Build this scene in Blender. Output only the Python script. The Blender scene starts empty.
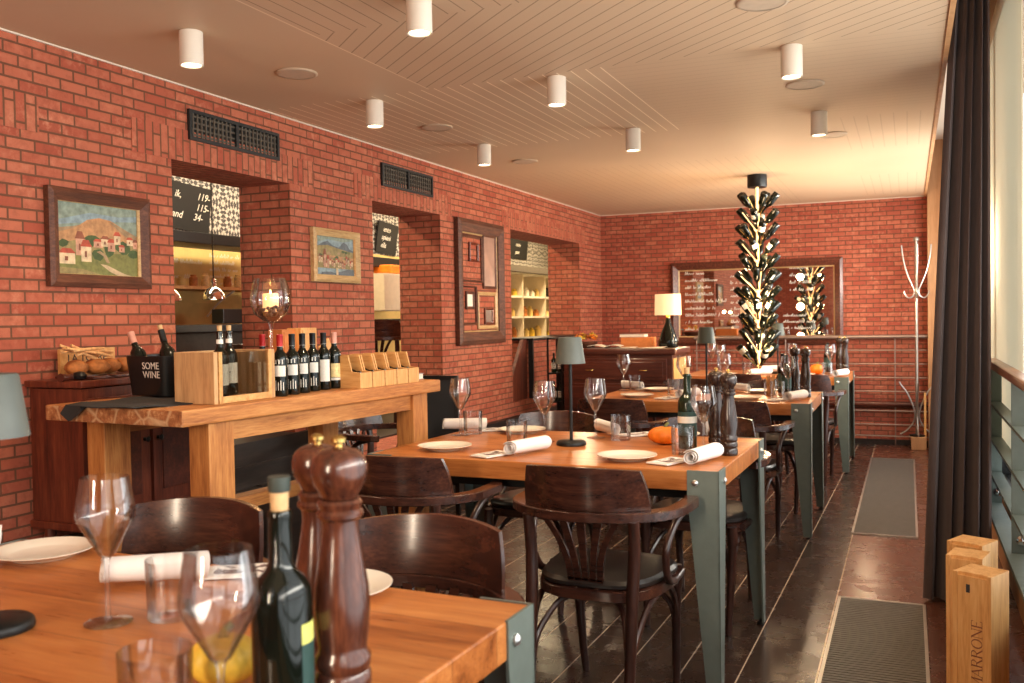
import bpy, bmesh, math, random
from mathutils import Vector, Matrix
R = math.radians
rnd = random.Random(7)
C = bpy.context.scene.collection
scene = bpy.context.scene

# ------------------------------------------------------------------ materials
class N:
    """a shader socket with arithmetic"""
    def __init__(s, nt, so): s.nt, s.so = nt, so
    def m(s, op, *a):
        n = s.nt.nodes.new('ShaderNodeMath'); n.operation = op
        for i, x in enumerate((s,) + a):
            if isinstance(x, N): s.nt.links.new(x.so, n.inputs[i])
            else: n.inputs[i].default_value = x
        return N(s.nt, n.outputs[0])
    def __add__(s, o): return s.m('ADD', o)
    def __sub__(s, o): return s.m('SUBTRACT', o)
    def __mul__(s, o): return s.m('MULTIPLY', o)
    def __truediv__(s, o): return s.m('DIVIDE', o)
    def lt(s, o): return s.m('LESS_THAN', o)
    def gt(s, o): return s.m('GREATER_THAN', o)
    def fract(s): return s.m('FRACT')
    def floor(s): return s.m('FLOOR')
    def groove(s, sp, w): return (s / sp).fract().lt(w / sp)

class Mat:
    def __init__(s, name, col=(.8, .8, .8), rough=.5, metal=0., **kw):
        s.m = bpy.data.materials.new(name); s.m.use_nodes = True
        s.nt = s.m.node_tree; s.b = s.nt.nodes['Principled BSDF']
        s.set('Base Color', (*col, 1)); s.set('Roughness', rough); s.set('Metallic', metal)
        for k, v in kw.items(): s.set(k, v)
        s.m.diffuse_color = (*col, 1)
    def set(s, k, v): s.b.inputs[k.replace('_', ' ')].default_value = v
    def node(s, t, **kw):
        n = s.nt.nodes.new(t)
        for k, v in kw.items():
            if k in n.inputs: n.inputs[k].default_value = v
            else: setattr(n, k, v)
        return n
    def link(s, a, b): s.nt.links.new(a.so if isinstance(a, N) else a, b)
    def coord(s, kind='Object', scale=(1, 1, 1), rot=(0, 0, 0)):
        t = s.node('ShaderNodeTexCoord'); mp = s.node('ShaderNodeMapping')
        mp.inputs['Scale'].default_value = scale; mp.inputs['Rotation'].default_value = rot
        s.link(t.outputs[kind], mp.inputs['Vector']); return mp.outputs[0]
    def xyz(s, kind='Object'):
        t = s.node('ShaderNodeTexCoord'); q = s.node('ShaderNodeSeparateXYZ')
        s.link(t.outputs[kind], q.inputs[0]); return [N(s.nt, q.outputs[i]) for i in range(3)]
    def noise(s, vec, sc, det=3., rough=.55):
        n = s.node('ShaderNodeTexNoise'); n.inputs['Scale'].default_value = sc
        n.inputs['Detail'].default_value = det; n.inputs['Roughness'].default_value = rough
        s.link(vec, n.inputs['Vector']); return N(s.nt, n.outputs[0])
    def ramp(s, fac, stops):
        r = s.node('ShaderNodeValToRGB'); e = r.color_ramp.elements
        while len(e) < len(stops): e.new(.5)
        for i, (p, c) in enumerate(stops): e[i].position = p; e[i].color = (*c, 1)
        s.link(fac, r.inputs[0]); return r.outputs[0]
    def mix(s, fac, a, b, mode='MIX'):
        n = s.node('ShaderNodeMix'); n.data_type = 'RGBA'; n.blend_type = mode
        for so, v in ((n.inputs[0], fac), (n.inputs[6], a), (n.inputs[7], b)):
            if isinstance(v, N) or hasattr(v, 'is_output'): s.link(v, so)
            elif isinstance(v, tuple): so.default_value = (*v, 1)
            else: so.default_value = v
        return n.outputs[2]
    def base(s, so): s.link(so, s.b.inputs['Base Color'])
    def bump(s, h, strength=.3, dist=.01):
        n = s.node('ShaderNodeBump'); n.inputs['Strength'].default_value = strength
        n.inputs['Distance'].default_value = dist
        s.link(h, n.inputs['Height']); s.link(n.outputs[0], s.b.inputs['Normal'])

MT = {}
def simple(name, col, rough=.5, metal=0., var=.12, sc=30., **kw):
    m = Mat(name, col, rough, metal, **kw)
    if var:
        f = m.noise(m.coord(), sc)
        m.base(m.ramp(f, [(.3, tuple(c * (1 - var) for c in col)), (.7, tuple(min(1, c * (1 + var)) for c in col))]))
    MT[name] = m.m; return m
def emis(name, col, st):
    m = Mat(name, col, .5); m.set('Emission Color', (*col, 1)); m.set('Emission Strength', st); MT[name] = m.m
def wood(name, dark, mid, light, axis=0, sc=1., rough=.4, coat=0., bump=.05):
    m = Mat(name, mid, rough)
    s = [9. * sc] * 3; s[axis] = .9 * sc
    v = m.coord('Object', tuple(s))
    a = m.noise(v, 3., 5., .6); b = m.noise(v, 14., 3., .6)
    f = a * .65 + b * .35
    m.base(m.ramp(f, [(.32, dark), (.5, mid), (.68, light)]))
    m.bump(b, bump, .004)
    if coat: m.set('Coat Weight', coat); m.set('Coat Roughness', .15)
    MT[name] = m.m; return m

def brick(name, c1, c2, mortar, w=.124, h=.0437, kind='UV', rotate=False, pale=(.62, .28, .17)):
    m = Mat(name, c1, .85)
    rot = (0, 0, R(90)) if rotate else (0, 0, 0)
    v = m.coord(kind, (1, 1, 1), rot)
    d = m.noise(m.coord(kind, (1, 1, 1)), 9., 2.)
    b = m.node('ShaderNodeTexBrick'); b.offset = .5
    for k, x in (('Color1', (*c1, 1)), ('Color2', (*c2, 1)), ('Mortar', (*mortar, 1)), ('Scale', 1.), ('Mortar Size', .0045),
                 ('Mortar Smooth', .25), ('Bias', -.1), ('Brick Width', w), ('Row Height', h)): b.inputs[k].default_value = x
    m.link(v, b.inputs['Vector'])
    n = m.noise(v, 26., 5., .7); n2 = m.noise(v, 5.2, 2., .5)
    col = m.mix((n * 3.4 - 1.65).m('MAXIMUM', 0.).m('MINIMUM', .85) * (n2 * 4.2 - 1.75).m('MAXIMUM', 0.).m('MINIMUM', 1.), b.outputs['Color'], pale)
    dk = m.mix((N(m.nt, b.outputs['Fac']) * -1. + 1.) * (n * -2.0 + .98).m('MAXIMUM', 0.).m('MINIMUM', .8), col, tuple(x * .35 for x in c1))
    fin = m.mix(N(m.nt, b.outputs['Fac']) * .85, dk, mortar)
    m.base(fin)
    hgt = N(m.nt, b.outputs['Fac']) * -1. + n * .5
    m.bump(hgt, .65, .008)
    MT[name] = m.m

brick('red_brick', (.465, .142, .078), (.35, .072, .038), (.165, .066, .034))
brick('red_brick_upright', (.465, .145, .08), (.38, .08, .043), (.175, .072, .036), rotate=True, w=.15, h=.0455)
brick('red_brick_deep', (.44, .13, .075), (.32, .062, .036), (.15, .064, .036))

def ceiling_mat():
    m = Mat('painted_boards', (.60, .47, .35), .55)
    x, y, z = m.xyz()
    def rng(v, a, b): return v.gt(a) * v.lt(b)
    boards = x.gt(-2.07)
    za = y.lt(2.98) * boards; zb = rng(y, 2.98, 3.9) * boards
    zc = rng(y, 3.9, 5.4) * x.lt(-1.21); zd = rng(y, 3.9, 5.35) * x.gt(-1.21)
    ze = rng(y, 6.5, 9.4) * x.lt(-.9); zf = rng(y, 5.5, 6.6) * x.gt(-.35); zg = rng(y, 7.9, 9.2) * x.gt(-.35)
    diag = x * math.sin(R(41)) + y * math.cos(R(41))
    gx = (x + 10.).groove(.068, .0055); gd = (diag + 10.).groove(.068, .0058); gy = (y + 10.).groove(.068, .005)
    dark = (za * gx + zb * gd).m('MINIMUM', 1.)
    lite = (zc * gx).m('MINIMUM', 1.)
    faint = (zd * gy + (ze + zf + zg) * gx).m('MINIMUM', 1.)
    edge = (rng(x, -2.074, -2.066) * y.lt(3.9)).m('MINIMUM', 1.)
    n = m.noise(m.coord('Object', (1, 1, 1)), 1.3, 2.)
    c = m.mix(n, (.57, .42, .285), (.65, .485, .335))
    c = m.mix(dark * .62, c, (.20, .115, .065)); c = m.mix(lite * .95, c, (.98, .84, .66))
    c = m.mix(faint * .28, c, (.30, .19, .11)); c = m.mix(edge * .7, c, (.86, .72, .55))
    m.base(c); m.bump((dark + lite + faint * .6) * -1., .3, .004)
    MT['painted_boards'] = m.m
ceiling_mat()

def floor_mat():
    m = Mat('dark_tiles', (.05, .03, .022), .2)
    x, y, z = m.xyz()
    xr = x + .556 - (y - 3.2) * .0168
    left = xr.lt(.03)
    row = ((xr + .003) / .195).floor()
    g1 = (xr + .003 + 19.5).groove(.195, .0052) * left
    cross = (y + (row * .37)).groove(.6, .003) * left
    red = x.gt(-.302)
    g2 = (x.gt(-.304) * x.lt(-.298)).m('MINIMUM', 1.)
    cr = (y + .38).groove(1.0, .005) * red
    v = m.coord('Object', (1, 1, 1))
    n = m.noise(v, 7., 5., .65); n2 = m.noise(m.coord('Object', (6, 1.2, 1)), 3., 4.)
    c = m.mix(n2, (.026, .014, .010), (.060, .033, .023))
    c = m.mix(red * .75, c, (.135, .047, .028))
    sp = m.noise(v, 90., 2.)
    c = m.mix((sp - .66).m('MAXIMUM', 0.) * 1.2, c, (.32, .26, .22))
    c = m.mix((g1 + g2).m('MINIMUM', 1.) * 1., c, (.55, .42, .31))
    c = m.mix((cross * .5 + cr * .7).m('MINIMUM', 1.), c, (.20, .13, .09))
    m.base(c)
    r = n * .25 + .14
    m.link(r, m.b.inputs['Roughness'])
    m.bump((g1 + g2 + cross) * -1. + n * .04, .15, .004)
    MT['dark_tiles'] = m.m
floor_mat()

# table top: plank boards running along x
def table_mat():
    m = Mat('oak_top', (.42, .16, .05), .32)
    x, y, z = m.xyz()
    v = m.coord('Object', (1.1, 9., 9.)); a = m.noise(v, 3., 6., .62); b = m.noise(m.coord('Object', (2.5, 40., 40.)), 4., 3.)
    pl = ((y + 3.) / .15).floor(); t = (pl * 12.9898).m('SINE') * 43.7; tone = t.fract()
    big = m.noise(m.coord('Object', (1.5, 3., 3.)), 2.2, 3.)
    f = a * .5 + b * .22 + tone * .12 + big * .22
    c = m.ramp(f, [(.34, (.17, .045, .010)), (.46, (.36, .112, .026)), (.56, (.48, .170, .045)), (.70, (.60, .25, .075))])
    g = (y + 3.).groove(.15, .0022)
    c = m.mix(g * .6, c, (.10, .035, .012))
    m.base(c); m.link(b * .18 + .22, m.b.inputs['Roughness']); m.bump(b - g, .10, .003)
    MT['oak_top'] = m.m
table_mat()

wood('bar_oak', (.28, .09, .022), (.50, .20, .055), (.64, .31, .10), 1, 1.3, .55, bump=.2)
def rough_end():
    m = Mat('sawn_oak', (.5, .25, .1), .7); v = m.coord('Object', (1, 1, 1))
    a = m.noise(v, 38., 6., .75); b = m.node('ShaderNodeTexVoronoi'); b.feature = 'DISTANCE_TO_EDGE'; b.inputs['Scale'].default_value = 11.
    m.link(v, b.inputs['Vector'])
    c = m.ramp(a, [(.33, (.20, .065, .022)), (.52, (.42, .165, .06)), (.7, (.68, .40, .19))])
    m.base(m.mix((N(m.nt, b.outputs['Distance']) * 14.).m('MINIMUM', 1.), (.62, .40, .22), c)); m.bump(a, .5, .006); MT['sawn_oak'] = m.m
rough_end()
wood('bar_oak_upright', (.28, .09, .022), (.50, .20, .055), (.64, .31, .10), 2, 1.3, .55, bump=.15)
wood('chair_wood', (.018, .007, .005), (.042, .015, .010), (.085, .030, .018), 2, 1.6, .28, .35)
wood('chair_wood_flat', (.022, .008, .006), (.055, .019, .012), (.11, .038, .021), 0, 1.2, .26, .4)
wood('mahogany', (.065, .014, .008), (.145, .032, .016), (.25, .066, .028), 2, 1.2, .35, .3)
wood('mahogany_wide', (.04, .010, .006), (.085, .019, .011), (.15, .038, .018), 0, 1.2, .35, .3)
wood('dark_plank', (.014, .009, .007), (.030, .019, .015), (.055, .035, .026), 1, .7, .45)
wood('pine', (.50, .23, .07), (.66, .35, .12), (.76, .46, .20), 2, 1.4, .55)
wood('pine_wide', (.48, .22, .07), (.63, .33, .115), (.74, .45, .19), 0, 1.4, .55)
wood('knotty_board', (.36, .18, .075), (.56, .33, .15), (.66, .42, .21), 2, 1.1, .6)
wood('mill_wood', (.035, .011, .007), (.085, .025, .013), (.17, .055, .026), 2, 3., .22, .5)
wood('mill_wood_dark', (.018, .010, .008), (.035, .018, .013), (.06, .03, .02), 2, 3., .25, .4)
wood('frame_wood', (.05, .017, .009), (.11, .036, .018), (.19, .07, .035), 1, 2., .6)
wood('mirror_frame_wood', (.05, .014, .009), (.12, .034, .02), (.20, .065, .038), 0, 2., .35, .3)
wood('gilt_wood', (.38, .22, .09), (.55, .36, .17), (.68, .48, .26), 1, 2., .45)
wood('rail_wood', (.16, .05, .02), (.28, .095, .04), (.36, .14, .06), 1, 1., .35, .3)
wood('panel_wood', (.40, .20, .09), (.52, .28, .13), (.60, .34, .17), 2, .6, .5)
simple('green_steel', (.165, .195, .170), .42, .25, .06)
simple('bolt_steel', (.62, .62, .60), .3, .9, 0)
simple('black_steel', (.012, .012, .012), .4, .3, .1)
simple('black_plastic', (.008, .008, .008), .35, 0, .1)
simple('seat_leather', (.022, .017, .015), .33, 0, .2, 60)
simple('chrome', (.72, .72, .72), .12, 1., 0)
simple('pipe_metal', (.34, .25, .21), .4, .6, .05)
simple('brushed_steel', (.48, .46, .43), .35, .9, .05)
simple('brass', (.62, .43, .15), .25, .95, .05)
simple('porcelain', (.80, .74, .62), .18, 0, .02)
def cloth(name, c, sc=240.):
    m = Mat(name, c, .9); n = m.noise(m.coord(), sc, 2.); n2 = m.noise(m.coord(), 12., 3.)
    m.base(m.mix(n2, tuple(x * .9 for x in c), tuple(min(1, x * 1.06) for x in c))); m.bump(n + n2, .25, .002); MT[name] = m.m
cloth('white_linen', (.80, .755, .72))
cloth('charcoal_cloth', (.032, .031, .030))
def curtain_mat():
    m = Mat('curtain_cloth', (.08, .05, .042), .75); n = m.noise(m.coord('Object', (1, 1, .25)), 60., 3.)
    m.base(m.mix(n, (.056, .034, .029), (.092, .058, .050))); m.bump(n, .2, .003); m.set('Sheen Weight', .25); MT['curtain_cloth'] = m.m
curtain_mat()
def paper_mat():
    m = Mat('printed_paper', (.8, .76, .7), .6); x, y, z = m.xyz()
    n = m.noise(m.coord('Object', (60, 60, 60)), 1.0, 3.)
    inside = x.m('ABSOLUTE').lt(.032) * y.m('ABSOLUTE').lt(.05)
    m.base(m.mix(inside * n.gt(.5), (.80, .76, .70), (.16, .10, .09))); MT['printed_paper'] = m.m
paper_mat()
def thin_glass(name, tint=(1, 1, 1), gain=1., edge=.35):
    m = Mat(name); nt = m.nt; nt.nodes.remove(m.b); out = nt.nodes['Material Output']
    t = m.node('ShaderNodeBsdfTransparent'); g = m.node('ShaderNodeBsdfGlossy'); g.inputs['Roughness'].default_value = .02
    lw = m.node('ShaderNodeLayerWeight'); lw.inputs['Blend'].default_value = .35
    fres = N(nt, lw.outputs['Fresnel']) * gain
    f = (N(nt, lw.outputs['Facing']).m('POWER', 3.) * edge + fres * .55 + .03).m('MINIMUM', .9)
    tc = m.mix(N(nt, lw.outputs['Facing']).m('POWER', 4.), tint, tuple(x * .84 for x in tint))
    m.link(tc, t.inputs['Color'])
    mx = m.node('ShaderNodeMixShader'); m.link(f, mx.inputs[0]); m.link(t.outputs[0], mx.inputs[1]); m.link(g.outputs[0], mx.inputs[2])
    m.link(mx.outputs[0], out.inputs['Surface']); MT[name] = m.m
thin_glass('clear_glass', (1, 1, 1), 1., .20); thin_glass('pane_glass', (.97, .98, .97), .6, .1)
thin_glass('vitrine_glass', (.93, .92, .88), .8, .15)
simple('bottle_glass', (.006, .008, .005), .07, 0, 0, IOR=1.5)
simple('bottle_glass_green', (.010, .022, .008), .07, 0, 0, IOR=1.5)
simple('bottle_label', (.78, .74, .66), .6, 0, .05, 120)
simple('cream_label', (.85, .66, .32), .6, 0, .2, 80)
simple('lime_label', (.62, .60, .16), .6, 0, .1, 80)
simple('dark_green_label', (.03, .07, .06), .5, 0, .1, 80)
simple('label_ink', (.05, .04, .04), .6, 0, 0)
simple('red_foil', (.45, .02, .02), .3, .2, .1)
simple('black_foil', (.015, .014, .014), .3, .3, .1)
simple('rose_foil', (.66, .33, .25), .4, .1, .1)
simple('white_paint', (.78, .74, .68), .5, 0, .03)
simple('white_can', (.72, .65, .56), .45, 0, .02)
simple('ceiling_disc', (.55, .43, .32), .6, 0, .05)
simple('chalk', (.82, .79, .72), .9, 0, 0)
simple('chalkboard', (.007, .006, .006), .6, 0, .2)
simple('shade_grey', (.105, .118, .106), .5, 0, .05)
simple('shade_dark', (.05, .06, .05), .5, 0, .05)
simple('mortar_strip', (.10, .05, .035), .9, 0, .1)
simple('cork', (.62, .40, .20), .8, 0, .15, 90)
simple('orange_gourd', (.80, .22, .015), .45, 0, .2, 25)
simple('yellow_gourd', (.72, .50, .07), .45, 0, .3, 25)
simple('stem_green', (.16, .17, .05), .7, 0, .2)
simple('bread_crust', (.46, .17, .045), .7, 0, .45, 30)
simple('bread_stick', (.66, .36, .15), .7, 0, .3, 60)
simple('grate_grey', (.17, .155, .135), .5, .3, .1)
simple('vent_black', (.02, .02, .02), .5, .2, .1)
simple('concrete_lintel', (.11, .09, .07), .8, 0, .1)
simple('dusty_panel', (.42, .26, .20), .35, 0, .2, 8)
simple('pale_wall', (.70, .60, .44), .8, 0, .05)
simple('ochre_wall', (.66, .48, .18), .7, 0, .12, 6)
def blind_mat():
    m = Mat('cream_blind', (.8, .74, .58), .8); t = m.node('ShaderNodeBsdfTranslucent'); t.inputs[0].default_value = (.84, .78, .66, 1)
    mx = m.node('ShaderNodeMixShader'); mx.inputs[0].default_value = .55; m.link(m.b.outputs[0], mx.inputs[1]); m.link(t.outputs[0], mx.inputs[2])
    m.link(mx.outputs[0], m.nt.nodes['Material Output'].inputs['Surface']); MT['cream_blind'] = m.m
blind_mat()
simple('page_white', (.78, .72, .62), .7, 0, .04)
simple('wax', (.85, .66, .40), .5, 0, .03, Subsurface_Weight=.0)
simple('cork_pebbles', (.22, .13, .09), .7, 0, .6, 60)
simple('orange_card', (.62, .22, .06), .6, 0, .1)
simple('grey_book', (.34, .27, .26), .7, 0, .1)
emis('lamp_glow', (1., .80, .52), 9.); emis('strip_glow', (1., .60, .25), 2.6); emis('flame', (1., .62, .2), 14.)
emis('cream_shade_glow', (.95, .74, .42), .55); emis('wax_glow', (1., .62, .28), .9)
m = Mat('mirror_silver', (.80, .74, .68), .015, 1.); MT['mirror_silver'] = m.m
def tile_mat():
    m = Mat('pattern_tiles', (.6, .6, .6), .4); x, y, z = m.xyz()
    def loc(c): return ((c + 20.) / .24).fract() - .5
    a, b = loc(y), loc(z); r = (a * a + b * b).m('SQRT')
    w1 = (r * 26.).m('SINE').gt(.1); w2 = ((a.m('ABSOLUTE') - b.m('ABSOLUTE')).m('ABSOLUTE') * 20.).m('SINE').gt(.2)
    k = (w1 - w2).m('ABSOLUTE')
    m.base(m.mix(k, (.56, .52, .47), (.055, .05, .05))); MT['pattern_tiles'] = m.m
tile_mat()
# ------------------------------------------------------------------ mesh building
class MB:
    def __init__(s): s.v = []; s.f = []; s.mi = []; s.sm = []
    def add(s, vs, fs, mi=0, smooth=False):
        o = len(s.v); s.v += [tuple(v) for v in vs]
        for f in fs: s.f.append(tuple(o + i for i in f)); s.mi.append(mi); s.sm.append(smooth)
        return s
    def box(s, c, d, mi=0, rot=None, bev=0., taper=None):
        bm = bmesh.new(); bmesh.ops.create_cube(bm, size=1.)
        for v in bm.verts:
            k = 1.
            if taper and v.co.z < 0: k = taper
            v.co = Vector((v.co.x * d[0] * k, v.co.y * d[1] * k, v.co.z * d[2]))
        if bev: bmesh.ops.bevel(bm, geom=list(bm.edges), offset=bev, segments=2, affect='EDGES', profile=.6)
        M = Matrix.Translation(c)
        if rot is not None: M = M @ (rot if isinstance(rot, Matrix) else Matrix.Rotation(rot, 4, 'Z'))
        bm.verts.ensure_lookup_table()
        s.add([M @ v.co for v in bm.verts], [[q.index for q in f.verts] for f in bm.faces], mi); bm.free(); return s
    def lathe(s, prof, c=(0, 0, 0), n=24, mi=0, M=None, smooth=True, caps=True):
        vs = []; fs = []; T = Matrix.Translation(c) @ (M or Matrix())
        for r, z in prof:
            for k in range(n): a = 2 * math.pi * k / n; vs.append(T @ Vector((r * math.cos(a), r * math.sin(a), z)))
        for i in range(len(prof) - 1):
            for k in range(n): fs.append((i * n + k, i * n + (k + 1) % n, (i + 1) * n + (k + 1) % n, (i + 1) * n + k))
        if caps:
            if prof[0][0] > 1e-5: fs.append(tuple(range(n - 1, -1, -1)))
            if prof[-1][0] > 1e-5: fs.append(tuple((len(prof) - 1) * n + k for k in range(n)))
        return s.add(vs, fs, mi, smooth)
    def cyl(s, a, b, r, r2=None, n=14, mi=0, smooth=True):
        a, b = Vector(a), Vector(b); q = (b - a).to_track_quat('Z', 'Y').to_matrix().to_4x4()
        return s.lathe([(r, 0), (r2 if r2 is not None else r, (b - a).length)], a, n, mi, q, smooth)
    def tube(s, pts, rad, n=10, mi=0, sub=4, flat=None):
        """smooth tube through pts; flat=(w,h) gives an oval/rect section with h along z"""
        P = [Vector(p) for p in pts]; rr = rad if isinstance(rad, (list, tuple)) else [rad] * len(P)
        Q = []; Rr = []
        for i in range(len(P) - 1):
            p0 = P[max(i - 1, 0)]; p1 = P[i]; p2 = P[i + 1]; p3 = P[min(i + 2, len(P) - 1)]
            for k in range(sub):
                t = k / sub
                Q.append(.5 * ((2 * p1) + (p2 - p0) * t + (2 * p0 - 5 * p1 + 4 * p2 - p3) * t * t + (3 * p1 - p0 - 3 * p2 + p3) * t ** 3))
                Rr.append(rr[i] * (1 - t) + rr[i + 1] * t)
        Q.append(P[-1]); Rr.append(rr[-1])
        vs = []; fs = []; up = Vector((0, 0, 1)); prev = None
        for i, q in enumerate(Q):
            tg = (Q[min(i + 1, len(Q) - 1)] - Q[max(i - 1, 0)]).normalized()
            if flat: x = tg.cross(up).normalized(); y = x.cross(tg).normalized()
            else:
                ref = prev if prev is not None else (up if abs(tg.z) < .9 else Vector((1, 0, 0)))
                x = (ref - tg * ref.dot(tg)).normalized(); y = tg.cross(x); prev = x
            if flat:
                w, h = flat
                for (a, b) in ((-1, -.8), (-.8, -1), (.8, -1), (1, -.8), (1, .8), (.8, 1), (-.8, 1), (-1, .8)):
                    vs.append(q + x * (a * w / 2) * Rr[i] + y * (b * h / 2))
            else:
                for k in range(n): a = 2 * math.pi * k / n; vs.append(q + (x * math.cos(a) + y * math.sin(a)) * Rr[i])
        m = 8 if flat else n
        for i in range(len(Q) - 1):
            for k in range(m): fs.append((i * m + k, i * m + (k + 1) % m, (i + 1) * m + (k + 1) % m, (i + 1) * m + k))
        fs.append(tuple(range(m - 1, -1, -1))); fs.append(tuple((len(Q) - 1) * m + k for k in range(m)))
        return s.add(vs, fs, mi, not flat)
    def prism(s, poly, dirv, mi=0):
        """poly: 3d points, extruded by dirv"""
        P = [Vector(p) for p in poly]; d = Vector(dirv); n = len(P)
        return s.add(P + [p + d for p in P], [tuple(range(n - 1, -1, -1)), tuple(range(n, 2 * n))] + [(i, (i + 1) % n, n + (i + 1) % n, n + i) for i in range(n)], mi)
    def grid(s, fn, nu, nv, mi=0, smooth=True, closed=False):
        vs = [fn(i / nu, j / nv) for i in range(nu + (0 if closed else 1)) for j in range(nv + 1)]
        fs = []; m = nu
        for i in range(nu):
            i2 = (i + 1) % nu if closed else i + 1
            for j in range(nv): fs.append((i * (nv + 1) + j, i2 * (nv + 1) + j, i2 * (nv + 1) + j + 1, i * (nv + 1) + j + 1))
        return s.add(vs, fs, mi, smooth)
    def shell(s, fn, nu, nv, nrm, mi=0):
        """two offset grids joined: fn(u,v)->point; nrm(u,v)->thickness vector"""
        a = len(s.v); W = nv + 1
        A = [fn(i / nu, j / nv) for i in range(nu + 1) for j in range(nv + 1)]
        B = [Vector(fn(i / nu, j / nv)) + Vector(nrm(i / nu, j / nv)) for i in range(nu + 1) for j in range(nv + 1)]
        K = len(A); fs = []
        for i in range(nu):
            for j in range(nv):
                q = (i * W + j, (i + 1) * W + j, (i + 1) * W + j + 1, i * W + j + 1)
                fs.append(q); fs.append(tuple(K + x for x in reversed(q)))
        ring = [i * W for i in range(nu + 1)] + [nu * W + j for j in range(1, W)] + [i * W + nv for i in range(nu - 1, -1, -1)] + [j for j in range(nv - 1, 0, -1)]
        for i in range(len(ring)): p, q = ring[i], ring[(i + 1) % len(ring)]; fs.append((q, p, K + p, K + q))
        return s.add(A + B, fs, mi, True)
    def build(s, name, mats, parent=None, loc=(0, 0, 0), rotz=0., uv=False, sharp=True):
        me = bpy.data.meshes.new(name); me.from_pydata(s.v, [], s.f)
        for m in (mats if isinstance(mats, (list, tuple)) else [mats]): me.materials.append(MT[m])
        me.polygons.foreach_set('material_index', s.mi); me.polygons.foreach_set('use_smooth', s.sm)
        bm = bmesh.new(); bm.from_mesh(me); bmesh.ops.recalc_face_normals(bm, faces=bm.faces)
        if sharp:
            for e in bm.edges:
                if len(e.link_faces) == 2 and e.calc_face_angle(0) > R(38): e.smooth = False
        if uv:
            L = bm.loops.layers.uv.new('UVMap')
            for f in bm.faces:
                n = f.normal; ax = max(range(3), key=lambda i: abs(n[i]))
                for l in f.loops:
                    p = l.vert.co; l[L].uv = (p.y, p.z) if ax == 0 else (p.x, p.z) if ax == 1 else (p.x, p.y)
        bm.to_mesh(me); bm.free(); me.update()
        o = bpy.data.objects.new(name, me); C.objects.link(o); o.location = loc; o.rotation_euler = (0, 0, rotz)
        if parent: o.parent = parent
        return o

def tag(o, label, cat, group=None, kind=None):
    o['label'] = label; o['category'] = cat
    if group: o['group'] = group
    if kind: o['kind'] = kind
    return o
def thing(name, label, cat, loc=(0, 0, 0), rotz=0., group=None):
    o = bpy.data.objects.new(name, None); o.empty_display_size = .05; C.objects.link(o)
    o.location = loc; o.rotation_euler = (0, 0, rotz); return tag(o, label, cat, group)
def struct(o): o['kind'] = 'structure'; return o
def place(root, loc, rotz=0., scale=None): 
    root.location = loc; root.rotation_euler = (0, 0, rotz)
    if scale: root.scale = (scale,) * 3
    return root
def copy_tree(o, parent=None):
    c = o.copy(); C.objects.link(c)
    if parent: c.parent = parent; c.matrix_parent_inverse = o.matrix_parent_inverse.copy()
    for ch in list(o.children): copy_tree(ch, c)
    return c
class Proto:
    """first use returns the thing itself, later uses return copies"""
    def __init__(s, root): s.root = root; s.used = False
    def put(s, loc, rotz, label, group=None, scale=None):
        o = s.root if not s.used else copy_tree(s.root); s.used = True
        place(o, loc, rotz, scale); o['label'] = label
        if group: o['group'] = group
        return o
def writing(name, txt, size, mat, parent, M, shear=0., extr=.0006, align='LEFT', spacing=1.):
    cu = bpy.data.curves.new(name, 'FONT'); cu.body = txt; cu.size = size; cu.shear = shear; cu.extrude = extr; cu.align_x = align
    cu.resolution_u = 3; cu.space_line = spacing
    to = bpy.data.objects.new('tmp', cu); C.objects.link(to); dg = bpy.context.evaluated_depsgraph_get()
    me = bpy.data.meshes.new_from_object(to.evaluated_get(dg)); bpy.data.objects.remove(to); bpy.data.curves.remove(cu)
    me.transform(M); me.materials.clear(); me.materials.append(MT[mat]); me.name = name
    o = bpy.data.objects.new(name, me); C.objects.link(o)
    if parent: o.parent = parent
    return o
def frame_M(origin, xd, yd):
    x = Vector(xd).normalized(); y = Vector(yd).normalized(); z = x.cross(y)
    return Matrix(((x.x, y.x, z.x, origin[0]), (x.y, y.y, z.y, origin[1]), (x.z, y.z, z.z, origin[2]), (0, 0, 0, 1)))
# ------------------------------------------------------------------ the room
YB, XL, ZC = 9.57, -3.03, 2.351
WT = .335
def wall(name, boxes, mats, uv=True):
    b = MB()
    for (x0, x1, y0, y1, z0, z1) in boxes: b.box(((x0 + x1) / 2, (y0 + y1) / 2, (z0 + z1) / 2), (x1 - x0, y1 - y0, z1 - z0))
    return struct(b.build(name, mats, uv=uv))
X0 = XL - WT
OP = [(3.25, 4.115, .45), (4.943, 5.845, .45), (7.10, 8.85, .565)]
segs = [(-2.2, 3.25), (4.115, 4.943), (5.845, 7.10), (8.85, YB + .1)]
wall('wall_left', [(X0, XL, a, b, 0, 2.6) for a, b in segs] + [(X0, XL, a, b, 2.005, 2.6) for a, b, z in OP] + [(X0, XL, a, b, 0, z) for a, b, z in OP], 'red_brick')
wall('wall_back', [(XL, .75, YB, YB + .1, 0, 2.6)], 'red_brick_deep')
wall('wall_front', [(XL, .75, -2.3, -2.2, 0, 2.6)], 'red_brick')
wall('floor', [(XL, .75, -2.2, YB, -.1, 0)], 'dark_tiles', False)
wall('ceiling', [(XL, .14, -2.2, YB, ZC, ZC + .06)], 'painted_boards', False)
wall('trim_1', [(XL, XL + .01, -2.2, YB, ZC - .006, ZC), (XL, .14, YB - .01, YB, ZC - .006, ZC)], 'white_can', False)
wall('trim_2', [(.14, .16, -2.2, YB, ZC - .01, 2.84)], 'panel_wood', False)
wall('trim_3', [(.16, .75, -2.2, YB, 2.84, 2.9)], 'white_can', False)
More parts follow.
